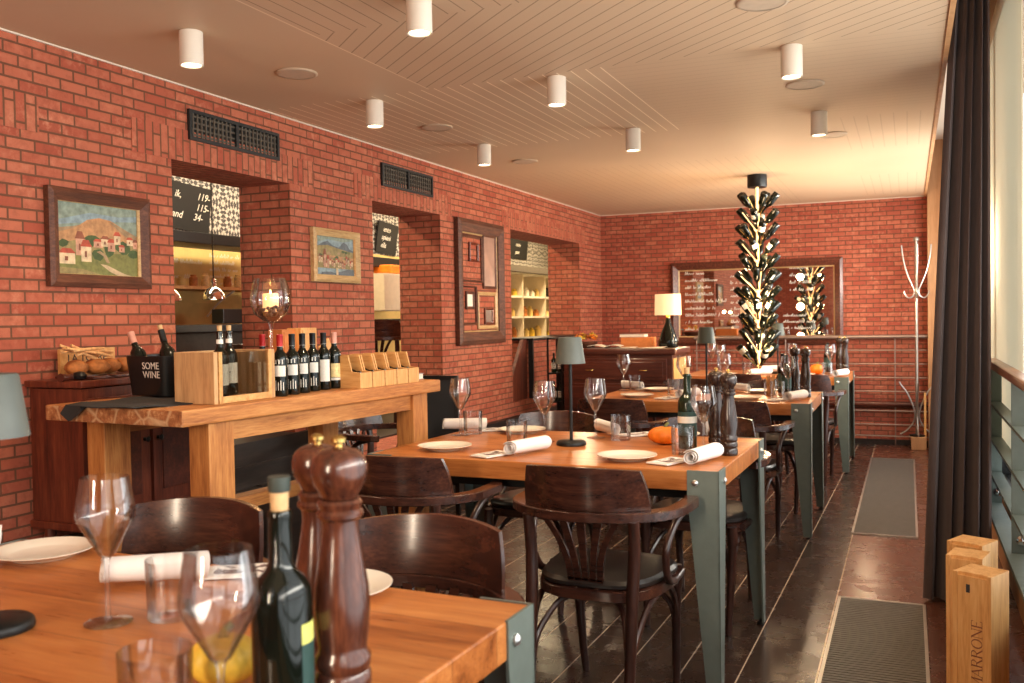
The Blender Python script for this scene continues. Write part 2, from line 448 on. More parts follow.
# upright brick courses over the openings
for i, (a, b, za, zb) in enumerate([(1.2, 2.56, 2.0, 2.135), (3.02, 4.33, 2.005, 2.15), (4.74, 6.02, 2.005, 2.15), (6.93, 9.03, 2.005, 2.15)]):
    wall('trim_%d' % (i + 4), [(XL, XL + .004, a, b, za, zb)], 'red_brick_upright')
wall('baseboard_left', [(XL, XL + .33, -1.2, 3.75, 0, .45), (XL, XL + .06, 3.75, YB, 0, .455)], 'dark_plank', False)
wall('baseboard_back', [(-2.9, .4, YB - .02, YB, 0, .05)], 'dark_plank', False)
# right side: low panelled wall, window with frames, pale blind behind the railing
wall('wall_right', [(.42, .52, -2.2, YB, 0, .34), (.42, .75, -2.2, YB, 2.78, 2.9), (.42, .52, -2.2, -1.9, .34, 2.78), (.42, .52, 9.15, YB, .34, 2.78), (.165, .42, 9.42, YB, 0, 2.84)], 'panel_wood', False)
wall('trim_8', [(.44, .50, y - .03, y + .03, .34, 2.78) for y in (-1.85, .2, 2.2, 3.75, 5.55, 7.35, 9.12)] + [(.44, .50, -1.9, 9.15, .34, .40), (.44, .50, -1.9, 9.15, 2.72, 2.78)], 'black_steel', False)
g = MB()
for a, b in ((-1.82, .17), (.23, 2.17), (2.23, 3.72), (3.78, 5.52), (5.58, 7.32), (7.38, 9.09)): g.box((.47, (a + b) / 2, 1.56), (.006, b - a, 2.32))
struct(g.build('window_1', 'pane_glass'))
bl = thing('roller_blind', 'cream fabric roller blind hanging in the window behind the railing', 'blind', (.425, 5.22, 0))
MB().box((0, 0, 1.69), (.004, 1.92, 2.12)).build('blind_fabric', 'cream_blind', bl)
MB().cyl((0, -.97, 2.745), (0, .97, 2.745), .028).build('roller', 'white_paint', bl)
MB().box((0, 0, .625), (.014, 1.92, .02)).build('bottom_bar', 'white_paint', bl)

# railing in front of the window
ra = thing('balcony_railing', 'grey-green steel railing with wooden handrail below the window on the right', 'railing', (.375, 2.2, 0))
MB().box((0, 0, 1.012), (.055, 6.0, .035), bev=.008).build('handrail', 'rail_wood', ra)
for z in (.83, .665, .50): MB().box((0, 0, z), (.05, 6.0, .012)).build('rail_bar', 'green_steel', ra)
MB().box((-.01, 0, .352), (.07, 6.0, .018)).build('base_plate', 'green_steel', ra)
for y in (2.72, 1.70, .68, -.34, -1.36, -2.38):
    p = MB().box((0, y, .68), (.052, .012, .64)).build('post', 'green_steel', ra)
    for z in (.41, .47): MB().lathe([(.0, 0), (.018, .0), (.02, .006), (.013, .014), (0, .016)], (.008, y - .006, z), 14, 0, Matrix.Rotation(R(90), 4, 'X')).build('bolt', 'chrome', p)

# curtain: a gathered bundle, wider towards the floor
def curtain():
    def fn(u, v):
        flare = v ** .8
        # a zig-zag strip of cloth from the window side (u=0) to the room side and back along the far side (u=1)
        x0 = .205 - .135 * flare; x1 = .318
        if u < .5: t = u / .5; x = x1 + (x0 - x1) * t; y = 4.38 + .05 * t
        else: t = (u - .5) / .5; x = x0 + (x1 - x0) * t; y = 4.43 + .55 * t ** .7
        k = min(1., min(u, 1 - u) * 14)
        ph = u * 2 * math.pi * 9 + .7 * math.sin(u * 21) + .5 * math.sin(v * 2.4 + u * 6)
        o = (.019 + .014 * v) * math.sin(ph) * k + .006 * math.sin(2.3 * ph + 1) * k
        if u < .5: return (x + .35 * o, y - o, 2.83 - v * 2.815)
        return (max(x - .6 * o, .03), y - .5 * o, 2.83 - v * 2.815)
    b = MB(); b.grid(fn, 300, 18); return b
tag(curtain().build('curtain', 'curtain_cloth', sharp=False), 'dark brown floor-length curtain gathered at the window side on the right', 'curtain')

# floor grates
gp = None
def grate(y0, y1, x0, x1, label):
    t = thing('floor_grate', label, 'floor vent', ((x0 + x1) / 2, (y0 + y1) / 2, 0), 0, 'floor heating grates')
    w, l = x1 - x0, y1 - y0
    b = MB()
    for s in (-1, 1): b.box((s * w / 2, 0, .004), (.012, l, .008)); b.box((0, s * l / 2, .004), (w, .012, .008))
    b.build('frame', 'brushed_steel', t)
    b = MB(); b.box((0, 0, .0015), (w, l, .003), 1)
    for k in range(int(l / .024)): b.box((0, -l / 2 + .018 + k * .024, .0045), (w - .01, .013, .006))
    b.build('slats', ['grate_grey', 'black_steel'], t)
grate(3.1, 4.335, -.288, .055, 'grey slatted floor grate nearest the wooden wine boxes')
grate(5.63, 8.62, -.303, .037, 'long grey slatted floor grate farther along the aisle')

# ------------------------------------------------------------------ the kitchen side behind the openings
KX, KZ = -4.9, .46
wall('floor_kitchen', [(KX, X0, 1.5, 13.5, KZ - .1, KZ)], 'dark_plank', False)
wall('ceiling_kitchen', [(KX, X0, 1.5, 13.5, 2.62, 2.68)], 'pale_wall', False)
wall('wall_kitchen_left', [(KX - .1, KX, 1.5, 13.5, KZ, 1.93)], 'ochre_wall', False)
wall('wall_kitchen_tiled', [(KX - .1, KX, 1.5, 13.5, 1.93, 2.65)], 'pattern_tiles', False)
wall('wall_kitchen_front', [(KX, X0, 1.4, 1.5, KZ, 2.65)], 'pale_wall', False)
wall('wall_kitchen_back', [(KX, X0, 13.5, 13.6, KZ, 2.65)], 'pale_wall', False)
wall('wall_kitchen_side', [(X0 - .05, X0, YB + .1, 13.5, KZ, 2.65)], 'pale_wall', False)
# riser box in the first opening
wall('trim_10', [(-3.36, -3.005, 3.255, 4.225, .4505, .676), (-3.005, -2.99, 3.255, 4.225, .55, .565)], 'dark_plank', False)
# dark panel, low brick parapet with metal cap in the third opening
b = MB(); b.prism([(-3.1, 7.12, .57), (-3.1, 7.52, .55), (-3.1, 7.52, 1.08), (-3.1, 7.44, 1.08), (-3.1, 7.10, .66)], (.03, 0, 0))
tag(b.build('sloping_panel', 'mahogany'), 'dark brown sloping board panel standing in the third wall opening', 'panel')
wall('wall_parapet', [(X0 + .03, XL - .02, 7.56, 8.85, .56, 1.07)], 'red_brick')
wall('trim_9', [(X0, XL + .015, 7.53, 8.84, 1.07, 1.09), (XL - .03, XL + .01, 7.53, 7.56, .56, 1.08)], 'black_steel', False)
# ------------------------------------------------------------------ furniture
def make_chair():
    t = thing('bentwood_armchair', 'x', 'chair')
    # seat: rounded trapezoid
    def outline(k):
        pts = []
        for i in range(28):
            a = 2 * math.pi * i / 28; c, s_ = math.cos(a), math.sin(a)
            x = .205 * math.copysign(abs(c) ** .62, c); y = .20 * math.copysign(abs(s_) ** .62, s_)
            x *= 1 + .12 * (y / .2); pts.append((x * k, y * k))
        return pts
    def slab(levels, mi=0):
        vs = []; fs = []; n = 28
        for k, z in levels: vs += [(x, y, z) for x, y in outline(k)]
        for i in range(len(levels) - 1):
            for j in range(n): fs.append((i * n + j, i * n + (j + 1) % n, (i + 1) * n + (j + 1) % n, (i + 1) * n + j))
        fs.append(tuple(range(n - 1, -1, -1))); fs.append(tuple((len(levels) - 1) * n + j for j in range(n)))
        b = MB(); b.add(vs, fs, mi, True); return b
    slab([(.98, .392), (1.03, .397), (1.03, .425), (.98, .43)]).build('seat_frame', 'chair_wood_flat', t)
    slab([(.96, .43), (1.0, .436), (1.0, .446), (.95, .457), (.6, .466)]).build('seat', 'seat_leather', t)
    for s in (-1, 1):
        MB().tube([(s * .158, -.285, 0), (s * .160, -.26, .2), (s * .163, -.235, .42), (s * .168, -.225, .56), (s * .171, -.238, .66)],
                  [.014, .017, .0195, .019, .0175], 12).build('leg', 'chair_wood', t)
        MB().tube([(s * .178, .20, .425), (s * .180, .197, .36), (s * .178, .20, .33), (s * .172, .215, .15), (s * .166, .235, 0)],
                  [.021, .022, .0175, .015, .0125], 12).build('leg', 'chair_wood', t)
        # bent arm support, a C from the arm down to the seat rim
        MB().tube([(s * .262, .085, .658), (s * .243, -.01, .628), (s * .228, -.075, .56), (s * .222, -.075, .485), (s * .218, -.02, .432), (s * .214, .06, .415), (s * .21, .15, .418)],
                  .0125, 10).build('arm_support', 'chair_wood', t)
        MB().tube([(s * .160, -.255, .20), (s * .168, -.225, .29), (s * .18, -.13, .375), (s * .185, 0, .39), (s * .185, .10, .375), (s * .180, .185, .29), (s * .176, .205, .22)],
                  .0105, 8).build('brace', 'chair_wood', t)
    for y0, y1, w in ((-.255, -.15, .155), (.212, .12, .17)):
        MB().tube([(-w, y0, .20), (-w + .012, y0 * .92, .29), (-w * .62, y1, .375), (0, y1 * .9, .39), (w * .62, y1, .375), (w - .012, y0 * .92, .29), (w, y0, .20)],
                  .0105, 8).build('brace', 'chair_wood', t)
    # horseshoe arm rail
    P = []
    for k in range(13):
        a = math.pi * (k / 12); P.append((-.262 * math.cos(a) * (1 if 1 else 0), -.06 - .205 * math.sin(a), .668))
    P = [(-.248, .135, .664), (-.268, .06, .668)] + P + [(.268, .06, .668), (.248, .135, .664)]
    b = MB(); b.tube(P, [.75, 1] + [1.] * (len(P) - 4) + [1, .75], flat=(.05, .030), sub=2); b.build('arm_rail', 'chair_wood_flat', t)
    # curved crest board
    def crest(u, v):
        a = (u - .5) * 2; cut = 1 - .10 * v * v
        x = a * .205 * cut; y = -.262 + .135 * (a * cut) ** 2 * .62 - .02 * v
        return (x, y - .003, .684 + v * (.122 + .012 * (1 - a * a)) )
    b = MB(); b.shell(crest, 20, 6, lambda u, v: (0, .017, 0)); b.build('backrest', 'chair_wood_flat', t)
    # fan splat
    b = MB()
    def ybk(z): return -.188 - (z - .42) * .21
    def bar(x0, x1, z0, z1, w0, w1, bow):
        def f(u, v):
            z = z0 + (z1 - z0) * v; x = x0 + (x1 - x0) * (v ** (1 + bow)); w = w0 + (w1 - w0) * v
            return (x + (u - .5) * w, ybk(z), z)
        b.shell(f, 2, 8, lambda u, v: (0, .010, 0))
    bar(0, 0, .405, .462, .10, .118, 0)
    for x0, x1, bow, w in ((-.048, -.128, 1.1, .026), (-.024, -.062, .5, .030), (0, 0, 0, .032), (.024, .062, .5, .030), (.048, .128, 1.1, .026)):
        bar(x0, x1, .455, .665, .0195, w * .82, bow)
    sp = b.build('splat', 'chair_wood_flat', t)
    for x in (-.034, .034): MB().lathe([(0, 0), (.0045, 0), (.0045, .002), (0, .003)], (x, ybk(.43) - .001, .43), 8, 0, Matrix.Rotation(R(90), 4, 'X')).build('screw', 'chrome', sp)
    return t
chairP = Proto(make_chair())
G_CH = 'dark bentwood armchairs'
for x, y, rz, lab in [
    (-.915, 2.90, -2, 'dark bentwood armchair in the centre foreground, its fan-slatted back turned to the camera'),
    (-1.62, 2.93, 3, 'dark bentwood armchair left of the central one, half hidden by the large pepper mill'),
    (-1.00, 1.62, 180, 'dark armchair behind the nearest table, just right of its big pepper mill'),
    (-1.632, 1.62, 184, 'dark armchair behind the left part of the nearest table, left of the wine bottle'),
    (-1.54, 3.93, 180, 'dark armchair on the far side of the second table, behind the grey lamp'),
    (-.82, 3.92, 178, 'dark armchair on the far side of the second table, behind the orange gourd'),
    (-1.53, 5.17, 0, 'dark armchair on the near side of the third table, at its left'),
    (-.865, 5.19, -2, 'dark armchair on the near side of the third table, at its right by the aisle'),
    (-.83, 6.32, 180, 'dark armchair on the far side of the third table, near the aisle'),
    (-1.42, 6.30, 180, 'dark armchair on the far side of the third table, nearest the drawer cabinet'),
    (-.73, 7.43, 0, 'dark armchair at the near side of the farthest table, next to the aisle'),
    (-1.22, 7.43, 0, 'dark armchair at the near side of the farthest table, under the bottle tree')]:
    chairP.put((x, y, 0), R(rz), lab, G_CH)
for x, y, rz, lab in [(-3.72, 4.72, 118, 'black bentwood armchair seen through the first wall opening, behind the counter'),
                      (-3.85, 6.42, 15, 'black bentwood armchair seen through the second wall opening'),
                      (-2.60, 4.33, -95, 'dark armchair seen between the legs of the long oak table')]:
    chairP.put((x, y, KZ if 'legs' not in lab else 0), R(rz), lab, 'dark armchairs along the left wall')

def make_table():
    t = thing('dining_table', 'x', 'table'); W, D, H, TH = 1.335, .885, .76, .066
    MB().box((0, 0, H - TH / 2), (W - .008, D - .008, TH), bev=.004).build('tabletop', 'oak_top', t)
    b = MB()
    for s in (-1, 1): b.box((0, s * (D / 2 - .10), H - TH - .02), (W - .2, .03, .04)); b.box((s * (W / 2 - .10), 0, H - TH - .02), (.03, D - .2, .04))
    b.build('under_frame', 'black_steel', t)
    for sx in (-1, 1):
        for sy in (-1, 1):
            b = MB(); w0, w1, th = .105, .045, .006
            x, y = sx * W / 2, sy * D / 2
            b.prism([(x, y, 0.012), (x, y, H + .002), (x - sx * w0, y, H + .002), (x - sx * w0, y, H - .075), (x - sx * w1, y, .012)], (0, sy * -th, 0))
            b.prism([(x, y, 0.012), (x, y, H + .002), (x, y - sy * w0, H + .002), (x, y - sy * w0, H - .075), (x, y - sy * w1, .012)], (sx * -th, 0, 0))
            lg = b.build('leg', 'green_steel', t)
            b = MB(); P = [(0, 0), (.011, 0), (.0105, .004), (.006, .008), (0, .009)]
            MB().lathe(P, (x - sx * .078, y + sy * .0005, H - .038), 12, 0, Matrix.Rotation(R(90 * (1 if sy < 0 else -1)), 4, 'X')).build('bolt', 'bolt_steel', lg)
            MB().lathe(P, (x + sx * .0005, y - sy * .078, H - .038), 12, 0, Matrix.Rotation(R(90 * sx), 4, 'Y')).build('bolt', 'bolt_steel', lg)
            MB().lathe([(.014, 0), (.014, .008), (.006, .010), (.006, .02)], (x - sx * .018, y - sy * .018, 0), 10).build('foot', 'black_plastic', lg)
    return t
tabP = Proto(make_table()); G_T = 'oak dining tables with steel legs'
tabP.put((-1.297, 1.098, 0), R(-2.1), 'oak dining table nearest the camera, cut off at the lower left', G_T)
tabP.put((-1.222, 3.452, 0), R(-1.1), 'oak dining table with green steel legs, second from the camera', G_T)
tabP.put((-1.175, 5.85, 0), R(.3), 'oak dining table third from the camera, in front of the drawer cabinet', G_T)
tabP.put((-1.105, 8.165, 0), R(0), 'oak dining table farthest from the camera, near the back mirror', G_T)

# long bar table
bt = thing('long_oak_table', 'long rough oak table along the left wall holding wine bottles and boxes', 'table', (-2.309, 2.976, 0), R(-5.08))
BT = Matrix.Translation((-2.309, 2.976, 0)) @ Matrix.Rotation(R(-5.08), 4, 'Z')
b = MB(); b.box((0, 0, .974), (.652, 1.468, .052), 0, bev=.006)
o = b.build('tabletop', ['bar_oak', 'sawn_oak'], bt)
for p in o.data.polygons:
    if abs(p.normal.y) > .8: p.material_index = 1
for sx in (-1, 1):
    for sy in (-1, 1):
        MB().box((.262 if sx > 0 else -.235, -.555 if sy < 0 else .60, .474), (.09, .11, .948), bev=.004).build('leg', 'bar_oak_upright', bt)
for sx in (-1, 1): MB().box((.275 if sx > 0 else -.25, .0225, .915), (.035, 1.045, .066)).build('apron', 'bar_oak', bt)
MB().box((-.03, .0225, .585), (.07, 1.10, .05), bev=.003).build('stretcher', 'bar_oak', bt)
for sy in (-1, 1): MB().box((.013, -.555 if sy < 0 else .60, .585), (.41, .05, .05)).build('cross_stretcher', 'bar_oak', bt)

# sideboard on the ledge
sb = thing('sideboard', 'dark red wooden sideboard with panelled doors behind the long oak table', 'cabinet', (-2.893, 2.80, .45))
MB().box((0, 0, .335), (.262, .63, .50)).build('carcass', 'mahogany', sb)
MB().box((.006, 0, .603), (.29, .67, .026), bev=.006).build('top_board', 'mahogany', sb)
MB().box((.006, 0, .078), (.285, .655, .03), bev=.005).build('plinth', 'mahogany', sb)
for sy in (-1, 1):
    d = MB().box((.137, sy * .152, .33), (.018, .285, .44), bev=.003).build('door', 'mahogany', sb)
    b = MB(); b.box((.148, sy * .152, .33), (.006, .19, .34), bev=.002); b.build('door_panel', 'mahogany_wide', d)
    MB().lathe([(0, 0), (.008, 0), (.006, .012), (.012, .02), (0, .026)], (.146, sy * .035, .37), 10, 0, Matrix.Rotation(R(90), 4, 'Y')).build('knob', 'black_steel', d)
    for sx in (-1, 1): MB().lathe([(.016, 0), (.022, .03), (.018, .065)], (sx * .1, sy * .27, 0), 10).build('foot', 'mahogany', sb)

# drawer cabinet by the third opening
dc = thing('drawer_cabinet', 'dark mahogany drawer cabinet with brass pulls standing behind the third table', 'cabinet', (-2.155, 7.43, 0))
MB().box((0, 0, .50), (.90, .50, .92)).build('carcass', 'mahogany_wide', dc)
MB().box((0, -.005, .985), (.97, .54, .05), bev=.012).build('top_board', 'mahogany_wide', dc)
MB().box((0, -.005, .02), (.93, .52, .04)).build('plinth', 'mahogany_wide', dc)
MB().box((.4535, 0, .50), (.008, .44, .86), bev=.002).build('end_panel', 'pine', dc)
for z, h in ((.845, .17), (.63, .20), (.39, .22), (.15, .20)):
    d = MB().box((0, -.257, z), (.82, .018, h), bev=.004).build('drawer', 'mahogany_wide', dc)
    b = MB().box((0, -.268, z), (.76, .008, h - .05), bev=.003).build('drawer_panel', 'mahogany_wide', d)
    for sx in (-1, 1):
        MB().tube([(sx * .22 - .03, -.272, z), (sx * .22 - .025, -.288, z - .006), (sx * .22 + .025, -.288, z - .006), (sx * .22 + .03, -.272, z)], .0035, 8).build('handle', 'brass', d)
# ------------------------------------------------------------------ table settings
def make_glass():
    t = thing('wine_glass', 'x', 'glass')
    b = MB(); pr = [(.004, .096), (.012, .103), (.026, .128), (.0395, .152), (.0425, .163), (.0405, .182), (.0345, .218)]
    b.lathe(pr + [(.0338, .2185)] + [(r - .0011, z) for r, z in reversed(pr[1:-1])] + [(0, .1)], n=28, caps=False); b.build('bowl', 'clear_glass', t)
    MB().lathe([(.0062, .004), (.0042, .012), (.0036, .03), (.0036, .08), (.0046, .092), (.007, .099)], n=12).build('stem', 'clear_glass', t)
    MB().lathe([(.034, 0), (.0345, .0015), (.02, .0035), (.0065, .0062)], n=28).build('foot', 'clear_glass', t)
    return t
def make_tumbler():
    b = MB(); b.lathe([(.0385, 0), (.039, .006), (.0415, .098), (.0400, .0985), (.0375, .013), (.0, .011)], n=28)
    return tag(b.build('tumbler', 'clear_glass'), 'x', 'tumbler')
def make_plate():
    b = MB(); b.lathe([(0, .004), (.058, .004), (.06, 0), (.066, 0), (.07, .004), (.098, .0145), (.106, .0165), (.1065, .0185), (.10, .018), (.072, .009), (.066, .0075), (0, .007)], n=40, caps=False)
    return tag(b.build('plate', 'porcelain'), 'x', 'plate')
def make_roll():
    b = MB(); turns = 2.6
    def f(u, v):
        a = u * turns * 2 * math.pi; r = (.008 + .0165 * u) * (1 + .10 * v)
        return (r * math.cos(a - 1.2), (v - .5) * .178 + .012 * u * math.sin(a), .027 + r * math.sin(a - 1.2) * .93)
    b.shell(f, 70, 8, lambda u, v: (.0012 * math.cos(u * turns * 6.283 - 1.2), 0, .0012 * math.sin(u * turns * 6.283 - 1.2)))
    return tag(b.build('napkin_roll', 'white_linen'), 'x', 'napkin')
def make_sleeve():
    b = MB()
    b.box((0, 0, .004), (.088, .15, .004), 0); b.box((.002, .004, .0075), (.08, .135, .002), 0, Matrix.Rotation(.05, 4, 'Z'))
    return tag(b.build('paper_sleeve', 'printed_paper'), 'x', 'paper sleeve')
def make_lamp():
    t = thing('table_lamp', 'x', 'lamp')
    MB().lathe([(.056, 0), (.057, .004), (.055, .012), (.05, .016), (.012, .018), (0, .019)], n=32).build('base', 'black_steel', t)
    MB().lathe([(.0062, .016), (.0062, .33)], n=12).build('pole', 'black_steel', t)
    b = MB(); b.lathe([(.057, .305), (.0435, .40), (.040, .404), (0, .405)], n=36, caps=False); b.lathe([(.0555, .305), (.042, .40)], n=36, caps=False)
    b.build('lamp_shade', 'shade_grey', t)
    return t
def make_mill(mat='mill_wood'):
    t = thing('pepper_mill', 'x', 'pepper mill')
    MB().lathe([(.030, 0), (.0315, .004), (.0315, .022), (.0285, .026), (.0315, .031), (.0315, .044), (.0285, .048), (.031, .053), (.0315, .064), (.0275, .070), (.0275, .076),
                (.030, .095), (.0315, .12), (.030, .142), (.0255, .17), (.0215, .195), (.0205, .208), (.0215, .216), (.026, .220), (.0265, .224), (.0235, .228), (.0245, .232), (.0255, .235), (.022, .239)], n=32).build('body', mat, t)
    MB().lathe([(.020, .240), (.0225, .246), (.0285, .256), (.0315, .267), (.0315, .276), (.029, .285), (.022, .292), (.012, .296), (0, .297)], n=32).build('head', mat, t)
    MB().lathe([(.005, .296), (.005, .300), (.0085, .302), (.0085, .306), (.005, .309), (0, .31)], n=14).build('knob', 'brass', t)
    return t
def make_bottle(glass='bottle_glass', label='bottle_label', foil='black_foil', cork=None, h=.30, neckband=None):
    t = thing('wine_bottle', 'x', 'bottle'); k = h / .30
    P = [(0, .004), (.03, .0), (.036, .003), (.0372, .01), (.0372, .178), (.0355, .192), (.029, .206), (.019, .218), (.0148, .23), (.0138, .29)]
    MB().lathe([(r * k, z * k) for r, z in P] + [(.0152 * k, .291 * k), (.0152 * k, .297 * k), (.0135 * k, .30 * k), (0, .30 * k)], n=28).build('glass_body', glass, t)
    l = None
    if label:
        b = MB(); b.grid(lambda u, v: (.0376 * k * math.cos((u - .5) * 3.6 - 1.4), .0376 * k * math.sin((u - .5) * 3.6 - 1.4), (.055 + .095 * v) * k), 24, 1); l = b.build('label', label, t)
    if label == 'bottle_label':
        b = MB()
        for z, a, hgt in ((.125, .5, .012), (.105, .75, .004), (.095, .6, .003), (.072, .35, .008)):
            b.grid(lambda u, v: (.0379 * k * math.cos((u - .5) * 2 * a), .0379 * k * math.sin((u - .5) * 2 * a), (z + v * hgt) * k), 8, 1)
        p = b.build('print', 'label_ink', l); p.rotation_euler.z = R(-85)
    if foil: MB().lathe([(.0158 * k, .243 * k), (.0156 * k, .29 * k), (.0162 * k, .292 * k), (.0162 * k, .3005 * k), (.012 * k, .3025 * k), (0, .3025 * k)], n=20).build('foil', foil, t)
    if cork: MB().lathe([(.0105 * k, .299 * k), (.0115 * k, .325 * k), (0, .3255 * k)], n=16).build('cork', cork, t)
    if neckband: MB().lathe([(.0156 * k, .242 * k), (.0152 * k, .262 * k)], n=20, caps=False).build('neck_label', neckband, t)
    return t
def make_row_bottle(foil, style):
    t = make_bottle('bottle_glass', None, foil, None, .222, 'bottle_label'); k = .74
    def patch(nm, mt, z0, z1, wd, a0=-1.05):
        b = MB(); b.grid(lambda u, v: (.0378 * k * math.cos((u - .5) * wd + a0), .0378 * k * math.sin((u - .5) * wd + a0), (z0 + (z1 - z0) * v) * k), 14, 1); return b.build(nm, mt, t)
    if style == 0:
        patch('label', 'bottle_label', .098, .150, 1.7)
        for j in range(4): patch('label_stripe', 'bottle_label', .030, .078 - .008 * (j % 2), .11, -1.05 + (j - 1.5) * .33)
        for j in range(3): patch('label_stripe', 'bottle_label', .158, .178, .14, -1.05 + (j - 1) * .42)
    elif style == 1: patch('label', 'bottle_label', .045, .160, 2.0)
    else: patch('label', 'cream_label', .06, .135, 2.0); patch('lower_label', 'bottle_label', .045, .058, 2.0)
    return t
def make_gourd(mat, sx=1., sz=.8, n=9, r=.055):
    t = thing('gourd', 'x', 'gourd')
    def f(u, v):
        a = u * 2 * math.pi; th = math.pi * (v * .98 + .01); rr = r * (1 + .09 * abs(math.sin(a * n / 2)) - .06) * math.sin(th) ** .85
        return (rr * math.cos(a) * sx, rr * math.sin(a), r * sz * (1 - math.cos(th)) * (1 - .1 * (math.sin(th) < .12 and v > .5)))
    b = MB(); b.grid(f, 54, 16, closed=True); b.build('flesh', mat, t)
    MB().tube([(0, 0, r * sz * 1.85), (.003, 0, r * sz * 2.15), (.012, .004, r * sz * 2.4)], [.009, .006, .005], 8).build('stem', 'stem_green', t)
    return t
glassP, tumP, plaP, rolP, sleP, lamP, milP = [Proto(f()) for f in (make_glass, make_tumbler, make_plate, make_roll, make_sleeve, make_lamp, make_mill)]
H = .761
def setg(P, items, grp, z=H):
    for it in items:
        x, y, rz, lab = it[:4]; P.put((x, y, z), R(rz), lab, grp, it[4] if len(it) > 4 else None)
T1, T2, T3, T4 = 'nearest table', 'second table', 'third table', 'farthest table'
setg(glassP, [
    (-1.256, 1.172, 0, f'large empty wine glass on the {T1}, between white plate and tumbler', 1.14),
    (-.744, .857, 0, f'large empty wine glass on the {T1}, in front of the yellow gourd', 1.11),
    (-1.80, 3.63, 0, f'empty wine glass at the left end of the {T2}, near the wall'),
    (-1.369, 3.533, 0, f'empty wine glass in the middle of the {T2}, just left of the grey lamp'),
    (-1.208, 3.709, 0, f'empty wine glass on the {T2}, just right of the grey lamp'),
    (-.695, 3.41, 0, f'empty wine glass at the aisle end of the {T2}, before the corked bottle'),
    (-1.785, 6.11, 0, f'wine glass at the left end of the {T3}, in front of the drawer cabinet'),
    (-1.325, 5.90, 0, f'wine glass in the middle of the {T3}, left of its dark lamp'),
    (-.673, 5.83, 0, f'wine glass at the aisle end of the {T3}, left of the pepper mills'),
    (-1.12, 6.18, 0, f'wine glass on the {T3} right behind its dark lamp'),
    (-1.64, 8.45, 0, f'wine glass at the left end of the {T4}'),
    (-1.508, 8.169, 0, f'wine glass on the {T4}, second from its left end'),
    (-1.258, 8.42, 0, f'wine glass on the {T4}, straight under the bottle tree'),
    (-.93, 8.374, 0, f'wine glass on the {T4}, right beside its small lamp'),
    (-.60, 8.14, 0, f'wine glass at the aisle end of the {T4}, beside the pepper mills')], 'wine glasses')
setg(tumP, [
    (-1.176, 1.235, 0, f'clear tumbler on the {T1} in front of the rolled napkin', 1.03),
    (-.856, .869, 0, f'clear tumbler at the bottom edge of the photo on the {T1}', 1.08),
    (-1.433, 3.391, 0, f'clear tumbler on the {T2} behind the front rolled napkin in its middle'),
    (-1.77, 3.692, 0, f'clear tumbler at the far left of the {T2}, before a rolled napkin'),
    (-1.09, 3.676, 0, f'clear tumbler on the {T2} between the grey lamp and the orange gourd'),
    (-.763, 3.365, 0, f'clear tumbler on the {T2} in front of the orange gourd'),
    (-1.735, 6.208, 0, f'clear tumbler at the left end of the {T3}'),
    (-1.382, 5.862, 0, f'clear tumbler in the middle of the {T3}, beside a wine glass'),
    (-.73, 5.78, 0, f'clear tumbler at the aisle end of the {T3}'),
    (-1.26, 8.02, 0, f'clear tumbler on the near side of the {T4}, left of its rolled napkin'),
    (-.61, 7.98, 0, f'clear tumbler on the {T4}, right of the small orange pumpkin')], 'water tumblers')
setg(plaP, [
    (-1.755, 1.465, 0, f'white plate at the left edge of the photo on the {T1}'),
    (-.985, 1.45, 0, f'white plate on the {T1}, partly hidden by its pepper mill'),
    (-1.667, 3.22, 0, f'white plate at the front left of the {T2}'),
    (-.921, 3.18, 0, f'white plate at the front right of the {T2}, behind the central armchair'),
    (-1.58, 3.80, 0, f'white plate at the back left of the {T2}, behind a tumbler'),
    (-.90, 3.81, 0, f'white plate at the back right of the {T2}, behind the orange gourd'),
    (-1.57, 5.66, 0, f'white plate at the front left of the {T3}'),
    (-.9, 5.63, 0, f'white plate at the front right of the {T3}'),
    (-1.56, 6.16, 0, f'white plate at the back left of the {T3}'),
    (-.88, 6.14, 0, f'white plate at the back right of the {T3}'),
    (-1.43, 7.86, 0, f'white plate at the front left of the {T4}'),
    (-.80, 7.86, 0, f'white plate at the front right of the {T4}')], 'white plates')
setg(rolP, [
    (-1.36, 1.385, -58, f'rolled white napkin on the {T1}, behind the front tumbler', 1.1),
    (-1.98, 1.42, -60, f'rolled white napkin at the left edge of the photo on the {T1}'),
    (-1.315, 3.21, -20, f'rolled white napkin at the front middle of the {T2}'),
    (-.652, 3.185, -14, f'rolled white napkin at the front right corner of the {T2}'),
    (-1.86, 3.79, -75, f'rolled white napkin at the back left corner of the {T2}'),
    (-1.20, 3.84, 40, f'rolled white napkin at the back middle of the {T2}, right of the lamp'),
    (-1.25, 5.66, -20, f'rolled white napkin at the front middle of the {T3}'),
    (-.61, 5.62, -22, f'rolled white napkin at the front right corner of the {T3}'),
    (-1.77, 6.27, 60, f'rolled white napkin at the back left corner of the {T3}'),
    (-1.03, 6.19, 50, f'rolled white napkin at the back middle of the {T3}'),
    (-1.14, 7.88, -50, f'rolled white napkin at the front middle of the {T4}'),
    (-.50, 7.82, -20, f'rolled white napkin at the front right corner of the {T4}'),
    (-1.12, 8.40, -65, f'rolled white napkin at the back middle of the {T4}')], 'rolled napkins')
